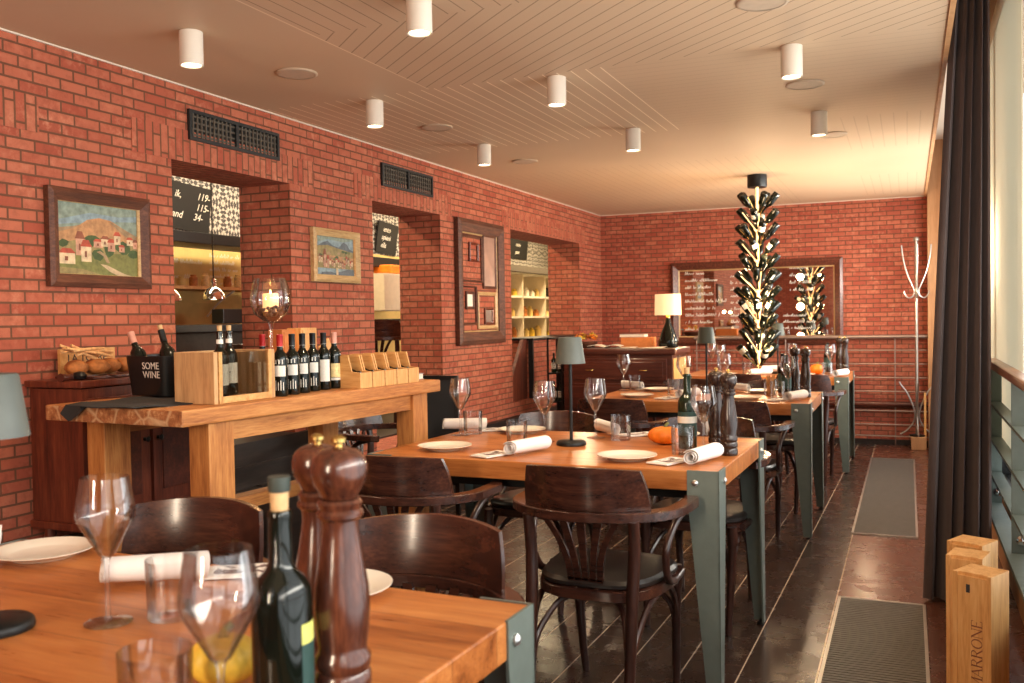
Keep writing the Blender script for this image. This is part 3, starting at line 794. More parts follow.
setg(sleP, [
    (-1.42, 3.125, -20, f'printed white paper sleeve at the front middle of the {T2}'),
    (-.762, 3.15, -22, f'printed white paper sleeve at the front right of the {T2}'),
    (-1.72, 3.83, -60, f'printed white paper sleeve at the back left of the {T2}'),
    (-1.06, 3.83, -45, f'printed white paper sleeve at the back middle of the {T2}'),
    (-1.36, 5.58, -25, f'printed white paper sleeve at the front middle of the {T3}'),
    (-.72, 5.60, -25, f'printed white paper sleeve at the front right of the {T3}'),
    (-1.66, 6.24, -60, f'printed white paper sleeve at the back left of the {T3}'),
    (-1.245, 1.50, -60, f'printed white paper sleeve lying behind the rolled napkin on the {T1}')], 'paper sleeves')
setg(lamP, [
    (-1.408, 1.078, 0, f'grey-shaded cordless lamp at the left edge of the photo on the {T1}', 1.06),
    (-1.236, 3.48, 0, f'grey-green shaded cordless lamp in the middle of the {T2}'),
    (-1.21, 6.05, 0, f'dark-shaded cordless lamp in the middle of the {T3}'),
    (-1.02, 8.12, 0, f'small dark-shaded cordless lamp in the middle of the {T4}')], 'cordless table lamps')
for o in bpy.data.objects:
    if o.name.startswith('table_lamp') and o.location.y > 5:
        for c in o.children:
            if c.name.startswith('lamp_shade'): c.data = c.data.copy(); c.data.materials[0] = MT['shade_dark']
setg(milP, [
    (-.678, 1.012, 20, f'big reddish wooden pepper mill in front on the {T1}', 1.16),
    (-.762, 1.085, 60, f'second reddish pepper mill on the {T1}, hidden behind the big one', 1.13)], 'reddish pepper mills')
dmil = Proto(make_mill('mill_wood_dark'))
setg(dmil, [
    (-.600, 3.385, 0, f'dark pepper mill at the aisle end of the {T2}'),
    (-.665, 3.50, 40, f'dark pepper mill standing behind the front one on the {T2}'),
    (-.575, 5.86, 0, f'dark pepper mill at the aisle end of the {T3}'),
    (-.655, 6.02, 30, f'dark pepper mill standing behind the front one on the {T3}'),
    (-.49, 8.22, 0, f'dark pepper mill at the aisle end of the {T4}'),
    (-.545, 8.40, 60, f'dark pepper mill standing behind the front one on the {T4}')], 'dark pepper mills')
bA = make_bottle('bottle_glass', None, None, 'cork', .293, None)
for nm, mt, z0, z1 in (('label', 'lime_label', .118, .145), ('lower_label', 'dark_green_label', .035, .118)):
    b = MB(); b.grid(lambda u, v: (.0370 * math.cos(u * 1.9 - .45), .0370 * math.sin(u * 1.9 - .45), z0 + (z1 - z0) * v), 18, 1); b.build(nm, mt, bA)
MB().lathe([(.0125, .318), (.0135, .322), (.0135, .338), (0, .339)], n=16).build('stopper', 'shade_dark', bA)
place(bA, (-.722, .945, H), R(10)); bA.scale = (1.04, 1.04, .93); bA['label'] = f'dark stoppered wine bottle on the {T1}, beside the big pepper mill'
bB = make_bottle('bottle_glass_green', 'dark_green_label', None, 'cork', .285)
place(bB, (-.775, 3.50, H), 0); bB['label'] = f'green corked wine bottle at the aisle end of the {T2}'
MB().lathe([(.0362, .10), (.0362, .125)], n=28, caps=False).build('upper_label', 'bottle_label', bB)
b3 = Proto(make_bottle('bottle_glass', 'dark_green_label', 'black_foil', None, .25))
for x, y, lab in ((-.70, 5.96, f'dark bottle left of the pepper mills on the {T3}'), (-.745, 6.16, f'dark bottle farther back on the {T3}, near its aisle end'), (-.64, 8.38, f'dark bottle behind the small orange pumpkin on the {T4}')):
    b3.put((x, y, H), 0, lab, 'dark oil bottles')
for mat, loc, sx, r_, rz, lab in (('yellow_gourd', (-.888, 1.03, H), 1.1, .044, 30, f'yellow ridged gourd on the {T1} behind the front wine glass'),
                           ('orange_gourd', (-.885, 3.60, H), 1.5, .045, 10, f'elongated orange gourd on the {T2} near its aisle end'),
                           ('orange_gourd', (-.70, 8.06, H), 1.0, .055, 0, f'small orange pumpkin on the {T4}')):
    g_ = make_gourd(mat, sx, .78, 9, r_); place(g_, loc, R(rz)); g_['label'] = lab
# bits inside two tumblers' surroundings: breadsticks glass on the third table
t = thing('breadstick_jar', f'glass jar of amber breadsticks on the {T3} beside the rolled napkin', 'jar', (-.80, 5.98, H))
MB().lathe([(.036, 0), (.038, .004), (.038, .10), (.037, .1), (.036, .008), (0, .007)], n=24).build('jar_glass', 'clear_glass', t)
for k in range(9):
    a = k * 2.4; q = .010 + .0022 * k
    MB().cyl((q * .7 * math.cos(a), q * .7 * math.sin(a), .009), (q * math.cos(a), q * math.sin(a), .115 + .004 * (k % 3)), .0045, n=8).build('breadstick', 'bread_stick', t)
# ------------------------------------------------------------------ things on the long oak table
def bar(x, y, z=1.0005): return (x, y, z)
RB = -5.08
# charcoal cloth hanging over the table's near corner
def clothfn(u, v):
    x = -.225 + .37 * u; y = -.735 + (-.03 + .62 * v) * (1 - .1 * u)
    z = 1.003 + .0025 * math.sin(9 * u + 5 * v) + .003 * math.sin(17 * v)
    # flap hanging over the end, near the wall side
    e = -.735 - y
    if v < .12 and u < .30: k = (.12 - v) / .12; y = -.738 - .012 * k; z = 1.003 - .055 * k * (1 - abs(u - .12) / .20 * .8)
    return BT @ Vector((x + .03 * math.sin(4 * v), y, z))
b = MB(); b.shell(clothfn, 28, 36, lambda u, v: (0, 0, .003))
tag(b.build('serving_cloth', 'charcoal_cloth'), 'charcoal cloth spread under the black ice tub, hanging over the oak table edge', 'cloth')
# ice tub with two bottles
tub = thing('ice_tub', 'black rectangular wine cooler tub holding two bottles on the charcoal cloth', 'wine cooler', (-2.545, 2.665, 1.0075), R(-8))
def tubfn(u, v, d=0):
    a = u * 2 * math.pi; k = .86 + .14 * v; c, s_ = math.cos(a), math.sin(a); p = .45
    return (k * (.125 - d) * math.copysign(abs(c) ** p, c), k * (.095 - d) * math.copysign(abs(s_) ** p, s_), .145 * v)
b = MB(); b.grid(lambda u, v: tubfn(u, v), 48, 6, closed=True); b.grid(lambda u, v: tubfn(u, .07 + .93 * v, .006), 48, 5, closed=True)
n = len(b.v); 
for k in range(48): a0 = k * 7 + 6; a1 = ((k + 1) % 48) * 7 + 6; c0 = 48 * 7 + k * 6 + 5; c1 = 48 * 7 + ((k + 1) % 48) * 6 + 5; b.f.append((a0, a1, c1, c0)); b.mi.append(0); b.sm.append(False)
b.f.append(tuple(k * 7 for k in range(48))); b.mi.append(0); b.sm.append(False)
b.f.append(tuple(48 * 7 + k * 6 for k in range(48))); b.mi.append(0); b.sm.append(False)
b.build('tub', 'black_plastic', tub)
for s in (-1, 1): MB().box((s * .137, 0, .137), (.035, .08, .012), bev=.004).build('grip', 'black_plastic', tub)
M0 = frame_M((.0, -.0935, .098), (1, 0, 0), (0, -.092, 1))
w1 = writing('lettering', 'SOME', .036, 'chalk', tub, M0); 
w2 = writing('lettering', 'WINE', .036, 'chalk', tub, frame_M((.0, -.0905, .066), (1, 0, 0), (0, -.092, 1)))
for foil, cork, loc, tilt, lab in (('rose_foil', None, (-2.60, 2.65, 1.022), (R(-4), R(-26), 0), 'wine bottle with pale rose foil leaning left in the black ice tub'),
                             ('black_foil', 'cork', (-2.50, 2.685, 1.022), (R(-4), R(-22), 0), 'dark corked wine bottle leaning in the black ice tub, right of the rose one')):
    q = make_bottle('bottle_glass', 'bottle_label', foil, cork, .24); q.location = loc; q.rotation_euler = tilt; q['label'] = lab
# wooden crate with a glass front
cr = thing('display_crate', 'wooden crate with a glass front showing two wine bottles on the oak table', 'crate', (-2.168, 2.560, 1.0005), R(-3.5))
W_, L_, H_ = .178, .295, .172
MB().box((0, -L_ / 2 + .009, H_ / 2), (W_, .018, H_), bev=.002).build('end_board', 'knotty_board', cr)
MB().box((0, L_ / 2 - .009, H_ / 2), (W_, .018, H_), bev=.002).build('end_board', 'knotty_board', cr)
MB().box((-W_ / 2 + .007, 0, H_ / 2), (.014, L_ - .04, H_)).build('back_board', 'knotty_board', cr)
MB().box((0, 0, .008), (W_ - .03, L_ - .04, .014)).build('bottom_board', 'knotty_board', cr)
fb = MB()
for y in (-L_ / 2 + .03, L_ / 2 - .026): fb.box((W_ / 2 - .006, y, H_ / 2), (.014, .016, H_))
fb.box((W_ / 2 - .006, 0, .012), (.014, L_ - .06, .022)); fb.build('front_frame', 'pine_wide', cr)
MB().box((W_ / 2 - .004, 0, H_ / 2 + .006), (.002, L_ - .05, H_ - .02)).build('glass_pane', 'vitrine_glass', cr)
crM = Matrix.Translation(cr.location) @ Matrix.Rotation(R(-3.5), 4, 'Z')
c1 = Proto(make_bottle('bottle_glass', 'bottle_label', None, 'cork', .225, 'bottle_label'))
for x, y, lab in ((.028, -.055, 'corked wine bottle with tall white label inside the glass-fronted crate, left one'), (-.035, .055, 'corked wine bottle inside the glass-fronted crate, right one, set farther back')):
    p = crM @ Vector((x, y, .0155)); c1.put(p, R(0), lab, 'bottles in the glass-fronted crate')
p = crM @ Vector((-.065, .07, .09)); b = MB(); b.box((0, 0, 0), (.004, .065, .095))
o = b.build('leaflet', 'page_white', None, p, R(-3.5)); tag(o, 'cream leaflet standing inside the glass-fronted crate behind the bottles', 'leaflet')
# row of wine bottles
for (x, y), foil, lb, lab in zip([(-2.085, 2.752), (-2.088, 2.828), (-2.098, 2.905), (-2.108, 2.985), (-2.110, 3.06), (-2.108, 3.13), (-2.20, 2.80)],
        ['red_foil', 'black_foil', 'black_foil', 'black_foil', 'black_foil', 'rose_foil', 'red_foil'],
        ['bottle_label', 'bottle_label', 'bottle_label', 'bottle_label', 'bottle_label', 'cream_label', 'bottle_label'],
        ['red-capped wine bottle right beside the glass-fronted crate', 'black-capped wine bottle, second in the row on the oak table', 'black-capped wine bottle, third in the row on the oak table',
         'black-capped wine bottle, fourth in the row on the oak table', 'wine bottle with a large white label, fifth in the row on the oak table', 'wine bottle with yellow label and pinkish cap at the right end of the row',
         'red-capped wine bottle in the second row, behind the giant candle glass stem']):
    q = make_row_bottle(foil, 2 if lb == 'cream_label' else 1 if 'fifth' in lab else 0); place(q, (x, y, 1.0005), R(0)); q['label'] = lab; q['group'] = 'wine bottles in a row on the oak table'
# giant candle glass
cg = thing('candle_glass', 'giant wine glass holding a lit candle on the oak table', 'candle holder', (-2.47, 3.205, 1.0005))
pr = [(.006, .262), (.03, .272), (.066, .30), (.084, .345), (.084, .378), (.075, .42), (.064, .452)]
MB().lathe(pr + [(.0625, .4525)] + [(r - .002, z) for r, z in reversed(pr[1:-1])] + [(0, .27)], n=40, caps=False).build('bowl', 'clear_glass', cg)
MB().lathe([(.012, .006), (.007, .03), (.0065, .24), (.011, .265)], n=14).build('stem', 'clear_glass', cg)
MB().lathe([(.07, 0), (.07, .003), (.03, .007), (.012, .012)], n=36).build('foot', 'clear_glass', cg)
b = MB(); rr = random.Random(3)
for k in range(70):
    a = rr.random() * 6.28; q = (rr.random() ** .5) * .05; z = .285 + rr.random() * .035 + q * .25
    if q > .05 - (.31 - z) * .2 or True: b.lathe([(0, -.008), (.007, -.004), (.008, .003), (0, .008)], (q * math.cos(a), q * math.sin(a), z), 7)
o = b.build('pebble_fill', 'cork_pebbles', cg); o['kind'] = 'stuff'
cn = MB().lathe([(.033, .312), (.033, .385), (.030, .388), (.008, .384), (0, .384)], n=24).build('candle', 'wax_glow', cg)
MB().lathe([(.0015, .384), (.0042, .390), (.0035, .397), (0, .406)], n=10).build('flame', 'flame', cn)
# two wooden wine cases and a tilted lid behind the bottles
for x, y, w_, h_, m_, lab in ((-2.50, 3.325, .10, .235, 'orange_card', 'orange wooden wine case standing behind the row of bottles'), (-2.46, 3.405, .105, .24, 'pine', 'pale wooden wine case standing behind the row of bottles')):
    t = thing('wine_case', lab, 'wine case', (x, y, 1.0005), R(RB), 'wine cases behind the bottles')
    MB().box((0, 0, h_ / 2), (.08, w_, h_), bev=.003).build('case_body', m_, t); MB().box((.041, 0, h_ / 2), (.003, w_ - .02, h_ - .02)).build('sliding_lid', m_, t)
b = MB(); b.box((0, 0, 0), (.012, .075, .17), rot=Matrix.Rotation(R(32), 4, 'X'), bev=.002)
tag(b.build('case_lid', 'pine', None, (-2.40, 3.53, 1.10), R(RB)), 'pale wooden lid leaning at an angle beside the wine cases', 'lid')
# five small wooden bottle racks
def make_rack():
    t = thing('bottle_box', 'x', 'wooden box'); w_ = .078
    for s in (-1, 1):
        b = MB(); y = s * (w_ / 2 - .004)
        b.prism([(-.11, y - .004, 0), (.055, y - .004, 0), (.055, y - .004, .062), (.012, y - .004, .066), (-.006, y - .004, .13), (-.11, y - .004, .13)], (0, .008, 0)); b.build('side_board', 'pine_wide', t)
    MB().box((.051, 0, .031), (.008, w_ - .016, .062)).build('front_board', 'pine', t)
    MB().box((-.106, 0, .064), (.008, w_ - .016, .128)).build('back_board', 'pine', t)
    MB().box((-.028, 0, .004), (.148, w_ - .016, .008)).build('base_board', 'pine_wide', t)
    b = MB(); b.lathe([(0, 0), (.022, .004), (.022, .07), (.008, .095), (.008, .11), (0, .111)], (-.085, 0, .048), 18, 0, Matrix.Rotation(R(84), 4, 'Y')); b.build('bottle_inside', 'bottle_glass', t)
    return t
rk = Proto(make_rack())
names = ['first', 'second', 'third', 'fourth', 'last']
for k in range(5):
    p = BT @ Vector((.257, .212 + .0835 * k, 1.0005)); 
    rk.put(p, R(RB), 'open wooden bottle box, %s of the five counted from the wine bottles' % names[k] if k not in (0, 4) else ('open wooden bottle box directly right of the row of wine bottles' if k == 0 else 'open wooden bottle box nearest the far end of the oak table'), 'open wooden bottle boxes')
t = thing('guest_book', 'dark reddish book lying flat at the far end of the oak table', 'book', BT @ Vector((.16, .685, 1.0005)), R(RB))
MB().box((0, 0, .014), (.15, .09, .022)).build('pages', 'page_white', t); 
for z in (.0015, .0265): MB().box((0, 0, z), (.158, .098, .003)).build('cover', 'grey_book', t)
# dark framed board leaning at the far end of the table
t = thing('framed_board', 'black framed board leaning at the far end of the oak table', 'board', (-2.08, 3.93, 0), R(8))
MB().box((0, 0, .74), (.20, .012, .48)).build('panel', 'charcoal_cloth', t)
b = MB()
for s in (-1, 1): b.box((s * .105, 0, .50), (.02, .02, 1.0))
b.box((0, 0, .99), (.21, .02, .02)); b.box((0, 0, .49), (.21, .02, .02)); b.build('frame', 'black_steel', t)

# bread and board on the sideboard
ZT = .45 + .6165
t = thing('crate_panel', 'pale wooden wine crate panel lettered LA TORRE leaning on the brick wall behind the bread', 'panel', (-3.005, 2.735, ZT))
MB().box((0, 0, .055), (.012, .27, .11)).build('board', 'pine_wide', t)
b = MB(); b.box((.007, -.132, .055), (.006, .010, .11)); b.build('edge_strip', 'pine', t)
writing('lettering', 'LA TORRE', .042, 'label_ink', t, frame_M((.0065, -.10, .060), (0, 1, 0), (0, 0, 1)))
t = thing('bread_board', 'dark serving board under the bread on the sideboard', 'board', (-2.875, 2.69, ZT), R(5))
MB().box((0, 0, .006), (.18, .30, .012), bev=.004).build('board', 'mahogany_wide', t)
MB().tube([(.02, -.145, .007), (.02, -.20, .010), (.02, -.235, .012)], [.02, .013, .016], 10).build('handle', 'mahogany_wide', t)
rr = random.Random(11)
for k, (dx, y, s_) in enumerate([(-.01, 2.575, 1.), (.01, 2.65, 1.1), (-.005, 2.725, 1.), (.0, 2.79, .9)]):
    b = MB()
    def loaf(u, v):
        a = u * 6.2832; th = math.pi * v; r = .038 * s_ * (1 + .08 * math.sin(5 * a + k) * math.sin(th * 3))
        return (r * 1.25 * math.sin(th) * math.cos(a), r * 1.0 * math.sin(th) * math.sin(a), .026 - .030 * math.cos(th))
    b.grid(loaf, 24, 12, closed=True)
    tag(b.build('bread_loaf', 'bread_crust', None, (-2.875 + dx, y, ZT + .0165)), ['crusty bread loaf at the left end of the bread board', 'largest crusty bread loaf, second from left on the bread board', 'crusty bread loaf, third from left on the bread board', 'small crusty bread loaf at the right end of the bread board'][k], 'bread', 'bread loaves on the sideboard')
for k in range(11):
    y = 2.57 + rr.random() * .17; a = rr.uniform(-.5, .5); z = ZT + .083 + .005 * (k % 4); x = -2.895 + rr.random() * .03; sl = rr.uniform(-.45, .12)
    L2 = .085
    b = MB(); b.tube([(0, -L2, -L2 * sl), (.004, 0, .003), (0, L2, L2 * sl)], [.005, .0065, .005], 8)
    o = b.build('breadstick', 'bread_stick', None, (x, y, z + .01), rr.uniform(-.35, .35)); tag(o, 'thin breadstick lying across the loaves on the sideboard', 'breadstick', 'breadsticks on the loaves')
t = thing('serving_tongs', 'metal serving tongs with black end lying at the left of the bread', 'tongs', (-2.815, 2.55, ZT), R(70))
MB().tube([(0, 0, .012), (.06, 0, .014), (.12, 0, .006)], .004, 8, flat=(2.2, .003)).build('blade', 'chrome', t)
MB().lathe([(0, 0), (.022, .004), (.026, .016), (.018, .028), (0, .032)], (-.02, 0, 0), 16).build('grip', 'black_plastic', t)

# ------------------------------------------------------------------ drawer cabinet top
ZD = 1.0105
t = thing('flower_basket', 'basket of orange and yellow dried flowers on the left end of the drawer cabinet', 'flowers', (-2.515, 7.47, ZD))
MB().lathe([(.07, 0), (.10, .03), (.105, .05), (.09, .045), (.06, .01), (0, .008)], n=20).build('basket', 'frame_wood', t)
rr = random.Random(5)
for k in range(26):
    a = rr.random() * 6.28; q = .095 * rr.random() ** .6; z = .05 + (.10 - q) * .9 * rr.random() + .02
    b = MB(); s_ = rr.uniform(.014, .024)
    for j in range(6):
        c_ = j * 1.047; b.prism([(0, 0, 0), (s_ * math.cos(c_ - .4), s_ * math.sin(c_ - .4), s_ * .5), (s_ * 1.3 * math.cos(c_), s_ * 1.3 * math.sin(c_), s_ * .8), (s_ * math.cos(c_ + .4), s_ * math.sin(c_ + .4), s_ * .5)], (0, 0, .002))
    o = b.build('flower', ['orange_gourd', 'yellow_gourd', 'bread_crust'][k % 3], t, (q * math.cos(a), q * math.sin(a), z), a); o.rotation_euler = (rr.uniform(-.8, .8), rr.uniform(-.8, .8), a)
t = thing('open_book', 'open guest book with curved pages on the drawer cabinet', 'book', (-2.29, 7.33, ZD), R(6))
for s in (-1, 1):
    b = MB(); b.shell(lambda u, v: (s * u * .135, (v - .5) * .20, .004 + .032 * math.sin(u * 2.2) * (1 - u * .55)), 12, 2, lambda u, v: (0, 0, .004)); b.build('page_block', 'page_white', t)
MB().box((0, 0, .0015), (.28, .21, .003)).build('cover', 'grey_book', t)
t = thing('storage_box', 'orange-brown wooden box on the drawer cabinet beside the lamp', 'box', (-2.06, 7.50, ZD))
MB().box((0, 0, .042), (.26, .16, .084), bev=.003).build('box_body', 'orange_card', t)
t2 = thing('closed_book', 'pale closed book lying on the orange-brown box on the drawer cabinet', 'book', (-2.10, 7.50, ZD + .0845), R(3))
MB().box((0, 0, .013), (.205, .14, .02)).build('pages', 'page_white', t2)
for z in (.0015, .0245): MB().box((0, 0, z), (.21, .146, .003)).build('cover', 'grey_book', t2)
for x, y, rz, lab in ((-2.13, 7.30, 8, 'white paper sheet lying at the middle of the drawer cabinet'), (-1.90, 7.31, -6, 'white paper sheet lying near the right end of the drawer cabinet')):
    b = MB(); b.shell(lambda u, v: ((u - .5) * .21, (v - .5) * .15, .001 + .008 * u * v), 6, 4, lambda u, v: (0, 0, .001))
    tag(b.build('paper_sheet', 'page_white', None, (x, y, ZD), R(rz)), lab, 'paper', 'papers on the drawer cabinet')
t = thing('bottle_lamp', 'table lamp with dark bottle base and cream drum shade on the drawer cabinet', 'lamp', (-1.80, 7.46, ZD))
MB().lathe([(.075, 0), (.082, .01), (.08, .06), (.055, .13), (.026, .19), (.018, .235), (.016, .25), (0, .251)], n=28).build('base', 'bottle_glass', t)
MB().lathe([(.017, .235), (.02, .25), (.012, .268), (.006, .27), (.006, .3)], n=14).build('neck', 'brass', t)
b = MB(); b.lathe([(.108, .262), (.104, .432)], n=36, caps=False); b.lathe([(.106, .262), (.102, .432)], n=36, caps=False); b.build('lamp_shade', 'cream_shade_glow', t)
# wine rack beside the cabinet, bottles as things
t = thing('wine_rack', 'black metal wine rack between the third opening and the drawer cabinet', 'rack', (-2.725, 7.40, 0))
b = MB()
for sx in (-1, 1):
    for sy in (-1, 1): b.box((sx * .062, sy * .11, .55), (.014, .014, 1.10))
b.build('frame', 'black_steel', t)
for z in (.56, .80, 1.09): MB().box((0, 0, z), (.137, .23, .012)).build('shelf', 'black_steel', t)
MB().box((0, .115, .6), (.12, .006, 1.0)).build('back_panel', 'black_steel', t)
rb = Proto(make_bottle('bottle_glass_green', 'bottle_label', 'black_foil', None, .165))
for i in range(2):
    for j in range(2): rb.put((-2.753 + .056 * i, 7.34, .5665 if j == 0 else .8065), 0, '%s bottle on the %s shelf of the black wine rack' % (('left', 'right')[i], ('lower', 'upper')[j]), 'bottles in the wine rack')

# ------------------------------------------------------------------ walls: art, vents, mirrors
def frame_ring(b, w, h, fw, th, mi=0):
    """picture frame in yz plane centred on origin, front face towards +x, mitred"""
    o = [(-w / 2, -h / 2), (w / 2, -h / 2), (w / 2, h / 2), (-w / 2, h / 2)]; i = [(-w / 2 + fw, -h / 2 + fw), (w / 2 - fw, -h / 2 + fw), (w / 2 - fw, h / 2 - fw), (-w / 2 + fw, h / 2 - fw)]
    m = [(x + (a - x) * .35, y + (c - y) * .35) for (x, y), (a, c) in zip(o, i)]
    vs = [(0, y, z) for y, z in o] + [(th * .75, y, z) for y, z in o] + [(th, y, z) for y, z in m] + [(th * .5, y, z) for y, z in i] + [(0, y, z) for y, z in i]
    fs = []
    for L_ in range(4):
        for k in range(4): fs.append((L_ * 4 + k, L_ * 4 + (k + 1) % 4, L_ * 4 + 4 + (k + 1) % 4, L_ * 4 + 4 + k))
    return b.add(vs, fs, mi)
for nm, c in (('sky_teal', (.22, .27, .22)), ('sky_blue', (.22, .29, .32)), ('mountain', (.42, .22, .10)), ('far_hill', (.30, .20, .11)), ('meadow', (.17, .17, .05)), ('tree_green', (.055, .085, .025)), ('house_cream', (.58, .44, .28)), ('roof_red', (.40, .07, .035)),
              ('house_pink', (.50, .27, .18)), ('path', (.48, .36, .22)), ('sea_slate', (.10, .12, .14)), ('hill_olive', (.26, .20, .08)), ('roof_brown', (.22, .07, .035))):
    simple('paint_' + nm, c, .6, 0, .28, 40)
PM = ['paint_' + n for n in ('sky_teal', 'sky_blue', 'mountain', 'far_hill', 'meadow', 'tree_green', 'house_cream', 'roof_red', 'house_pink', 'path', 'sea_slate', 'hill_olive', 'roof_brown')]
PI = {n[6:]: i for i, n in enumerate(PM)}
class Canvas:
    def __init__(s, w, h): s.b = MB(); s.w = w; s.h = h; s.k = 0
    def poly(s, m, pts):
        s.k += 1; s.b.add([(.004 + s.k * .00004, (x - .5) * s.w, (y - .5) * s.h) for x, y in pts], [tuple(range(len(pts)))], PI[m])
    def blob(s, m, x, y, rx, ry, n=10, seed=0):
        r_ = random.Random(seed); s.poly(m, [(x + rx * math.cos(6.283 * k / n) * r_.uniform(.75, 1.15), y + ry * math.sin(6.283 * k / n) * r_.uniform(.75, 1.15)) for k in range(n)])
    def house(s, x, y, w, h, roof='roof_red', wall_='house_cream'):
        s.poly(wall_, [(x, y), (x + w, y), (x + w, y + h), (x, y + h)]); s.poly(roof, [(x - .01, y + h), (x + w + .01, y + h), (x + w * .75, y + h * 1.45), (x + w * .2, y + h * 1.45)])
        s.poly('roof_brown', [(x + w * .35, y + h * .3), (x + w * .55, y + h * .3), (x + w * .55, y + h * .7), (x + w * .35, y + h * .7)])
def canvas_one():
    c = Canvas(.42, .30)
    c.poly('sky_teal', [(0, 0), (1, 0), (1, 1), (0, 1)]); c.poly('sky_blue', [(0, .72), (.4, .86), (.75, .84), (1, .88), (1, .8), (.6, .76), (.2, .70), (0, .66)])
    c.poly('far_hill', [(0, .5), (0, .62), (.2, .66), (.36, .72), (.45, .5)]); c.poly('mountain', [(0, .35), (0, .56), (.22, .64), (.36, .76), (.5, .80), (.64, .78), (.78, .70), (1, .58), (1, .3)])
    c.poly('far_hill', [(.62, .77), (.78, .70), (1, .58), (1, .48), (.8, .60)]); c.poly('hill_olive', [(0, .2), (0, .42), (.3, .5), (.6, .55), (1, .45), (1, .2)])
    c.poly('meadow', [(0, 0), (0, .34), (.4, .30), (1, .36), (1, 0)])
    for i, (x, y, rx, ry) in enumerate([(.42, .50, .09, .07), (.08, .43, .07, .05), (.36, .42, .06, .09), (.80, .42, .10, .09), (.62, .38, .07, .10), (.48, .30, .07, .08), (.93, .34, .08, .06)]): c.blob('tree_green', x, y, rx, ry, 11, i)
    for i, (x, y, w_, h_, rf) in enumerate([(.03, .16, .18, .14, 'roof_red'), (.22, .28, .10, .22, 'roof_brown'), (.28, .20, .12, .20, 'roof_red'), (.43, .40, .11, .08, 'roof_red'), (.52, .42, .10, .10, 'roof_brown'), (.60, .36, .09, .12, 'roof_red'), (.68, .46, .08, .12, 'roof_red'), (.74, .36, .07, .07, 'roof_red'), (.84, .46, .08, .08, 'roof_red'), (.92, .42, .06, .09, 'roof_brown')]):
        c.house(x, y, w_, h_, rf, ['house_cream', 'house_pink'][i % 2])
    c.poly('path', [(.5, .18), (.58, .17), (.8, .06), (1, 0), (.78, 0), (.62, .08)]); c.poly('far_hill', [(.46, .34), (.5, .36), (.58, .30), (.62, .2), (.58, .2), (.54, .29)])
    c.poly('hill_olive', [(0, 0), (0, .12), (.3, .10), (.5, .04), (.55, 0)])
    return c.b
def canvas_two():
    c = Canvas(.375, .235)
    c.poly('sky_blue', [(0, 0), (1, 0), (1, 1), (0, 1)]); c.poly('sky_teal', [(0, .8), (.3, .9), (.7, .86), (1, .92), (1, 1), (0, 1)])
    c.poly('sea_slate', [(0, .7), (.15, .8), (.3, .86), (.42, .76), (.6, .72), (.72, .86), (.82, .82), (.9, .70), (1, .66), (1, .5), (0, .5)])
    c.poly('hill_olive', [(0, .2), (0, .72), (.3, .76), (.55, .70), (1, .62), (1, .2)]); c.poly('mountain', [(0, .45), (.3, .52), (.7, .5), (1, .48), (1, .35), (0, .35)])
    r_ = random.Random(4)
    for k in range(16): c.blob(['meadow', 'far_hill', 'tree_green'][k % 3], r_.random() * .9 + .05, r_.uniform(.4, .66), .05, .035, 8, k)
    for k in range(17):
        x = .06 + .055 * k; c.house(min(x, .93), r_.uniform(.2, .34), .04, r_.uniform(.08, .15), r_.choice(['roof_red', 'roof_brown']), r_.choice(['house_cream', 'house_pink']))
    c.house(.18, .22, .06, .30, 'roof_brown', 'house_pink'); c.house(.27, .20, .05, .22, 'roof_red', 'house_pink')
    c.poly('sea_slate', [(.1, 0), (.12, .10), (.35, .12), (.5, .08), (.62, .13), (.85, .20), (1, .19), (1, 0)]); c.poly('house_cream', [(.5, .05), (.56, .05), (.56, .22), (.5, .22)])
    return c.b
t = thing('landscape_painting', 'oil painting of a hillside village in a wide dark wooden frame on the brick wall', 'painting', (XL + .001, 2.83, 1.612))
b = MB(); frame_ring(b, .515, .385, .05, .035); b.build('frame', 'frame_wood', t)
b = MB(); frame_ring(b, .425, .305, .012, .018); b.build('inner_moulding', 'gilt_wood', t)
canvas_one().build('canvas', PM, t)
t = thing('seaside_painting', 'smaller painting of a harbour town in a pale wooden frame between the openings', 'painting', (XL + .001, 4.525, 1.64))
b = MB(); frame_ring(b, .475, .30, .042, .03); b.build('frame', 'gilt_wood', t)
b = MB(); frame_ring(b, .395, .245, .010, .016); b.build('inner_moulding', 'house' if 0 else 'pine_wide', t)
canvas_two().build('canvas', PM, t)
# large empty frame with smaller frames hung inside it
t = thing('large_wall_frame', 'tall empty wooden frame on the brick wall enclosing smaller frames', 'picture frame', (XL + .001, 6.475, 1.542))
b = MB(); frame_ring(b, .835, .935, .095, .045); b.build('frame', 'frame_wood', t)
b = MB(); frame_ring(b, .65, .75, .012, .012); b.build('inner_moulding', 'gilt_wood', t)
def small_frame(name, lab, y0, y1, z0, z1, fw, mat, fill=None, fmat=None):
    t = thing('picture_frame' if 'panel' not in name else name, lab, 'picture frame', (XL + .002, (y0 + y1) / 2, (z0 + z1) / 2), 0, 'frames hung inside the tall frame')
    b = MB(); frame_ring(b, y1 - y0, z1 - z0, fw, .016); b.build('frame', mat, t)
    if fill: MB().box((.004, 0, 0), (.004, y1 - y0 - fw * 1.6, z1 - z0 - fw * 1.6)).build(fill, fmat, t)
small_frame('narrow_wall_panel', 'narrow pale mirror panel at the upper right inside the tall frame', 6.53, 6.775, 1.50, 1.925, .022, 'frame_wood', 'panel', 'dusty_panel')
small_frame('square_frame', 'thin dark empty square frame at the upper left inside the tall frame', 6.155, 6.52, 1.545, 1.90, .016, 'frame_wood')
small_frame('little_frame', 'little red empty frame inside the thin dark square frame', 6.29, 6.45, 1.70, 1.845, .018, 'mahogany')
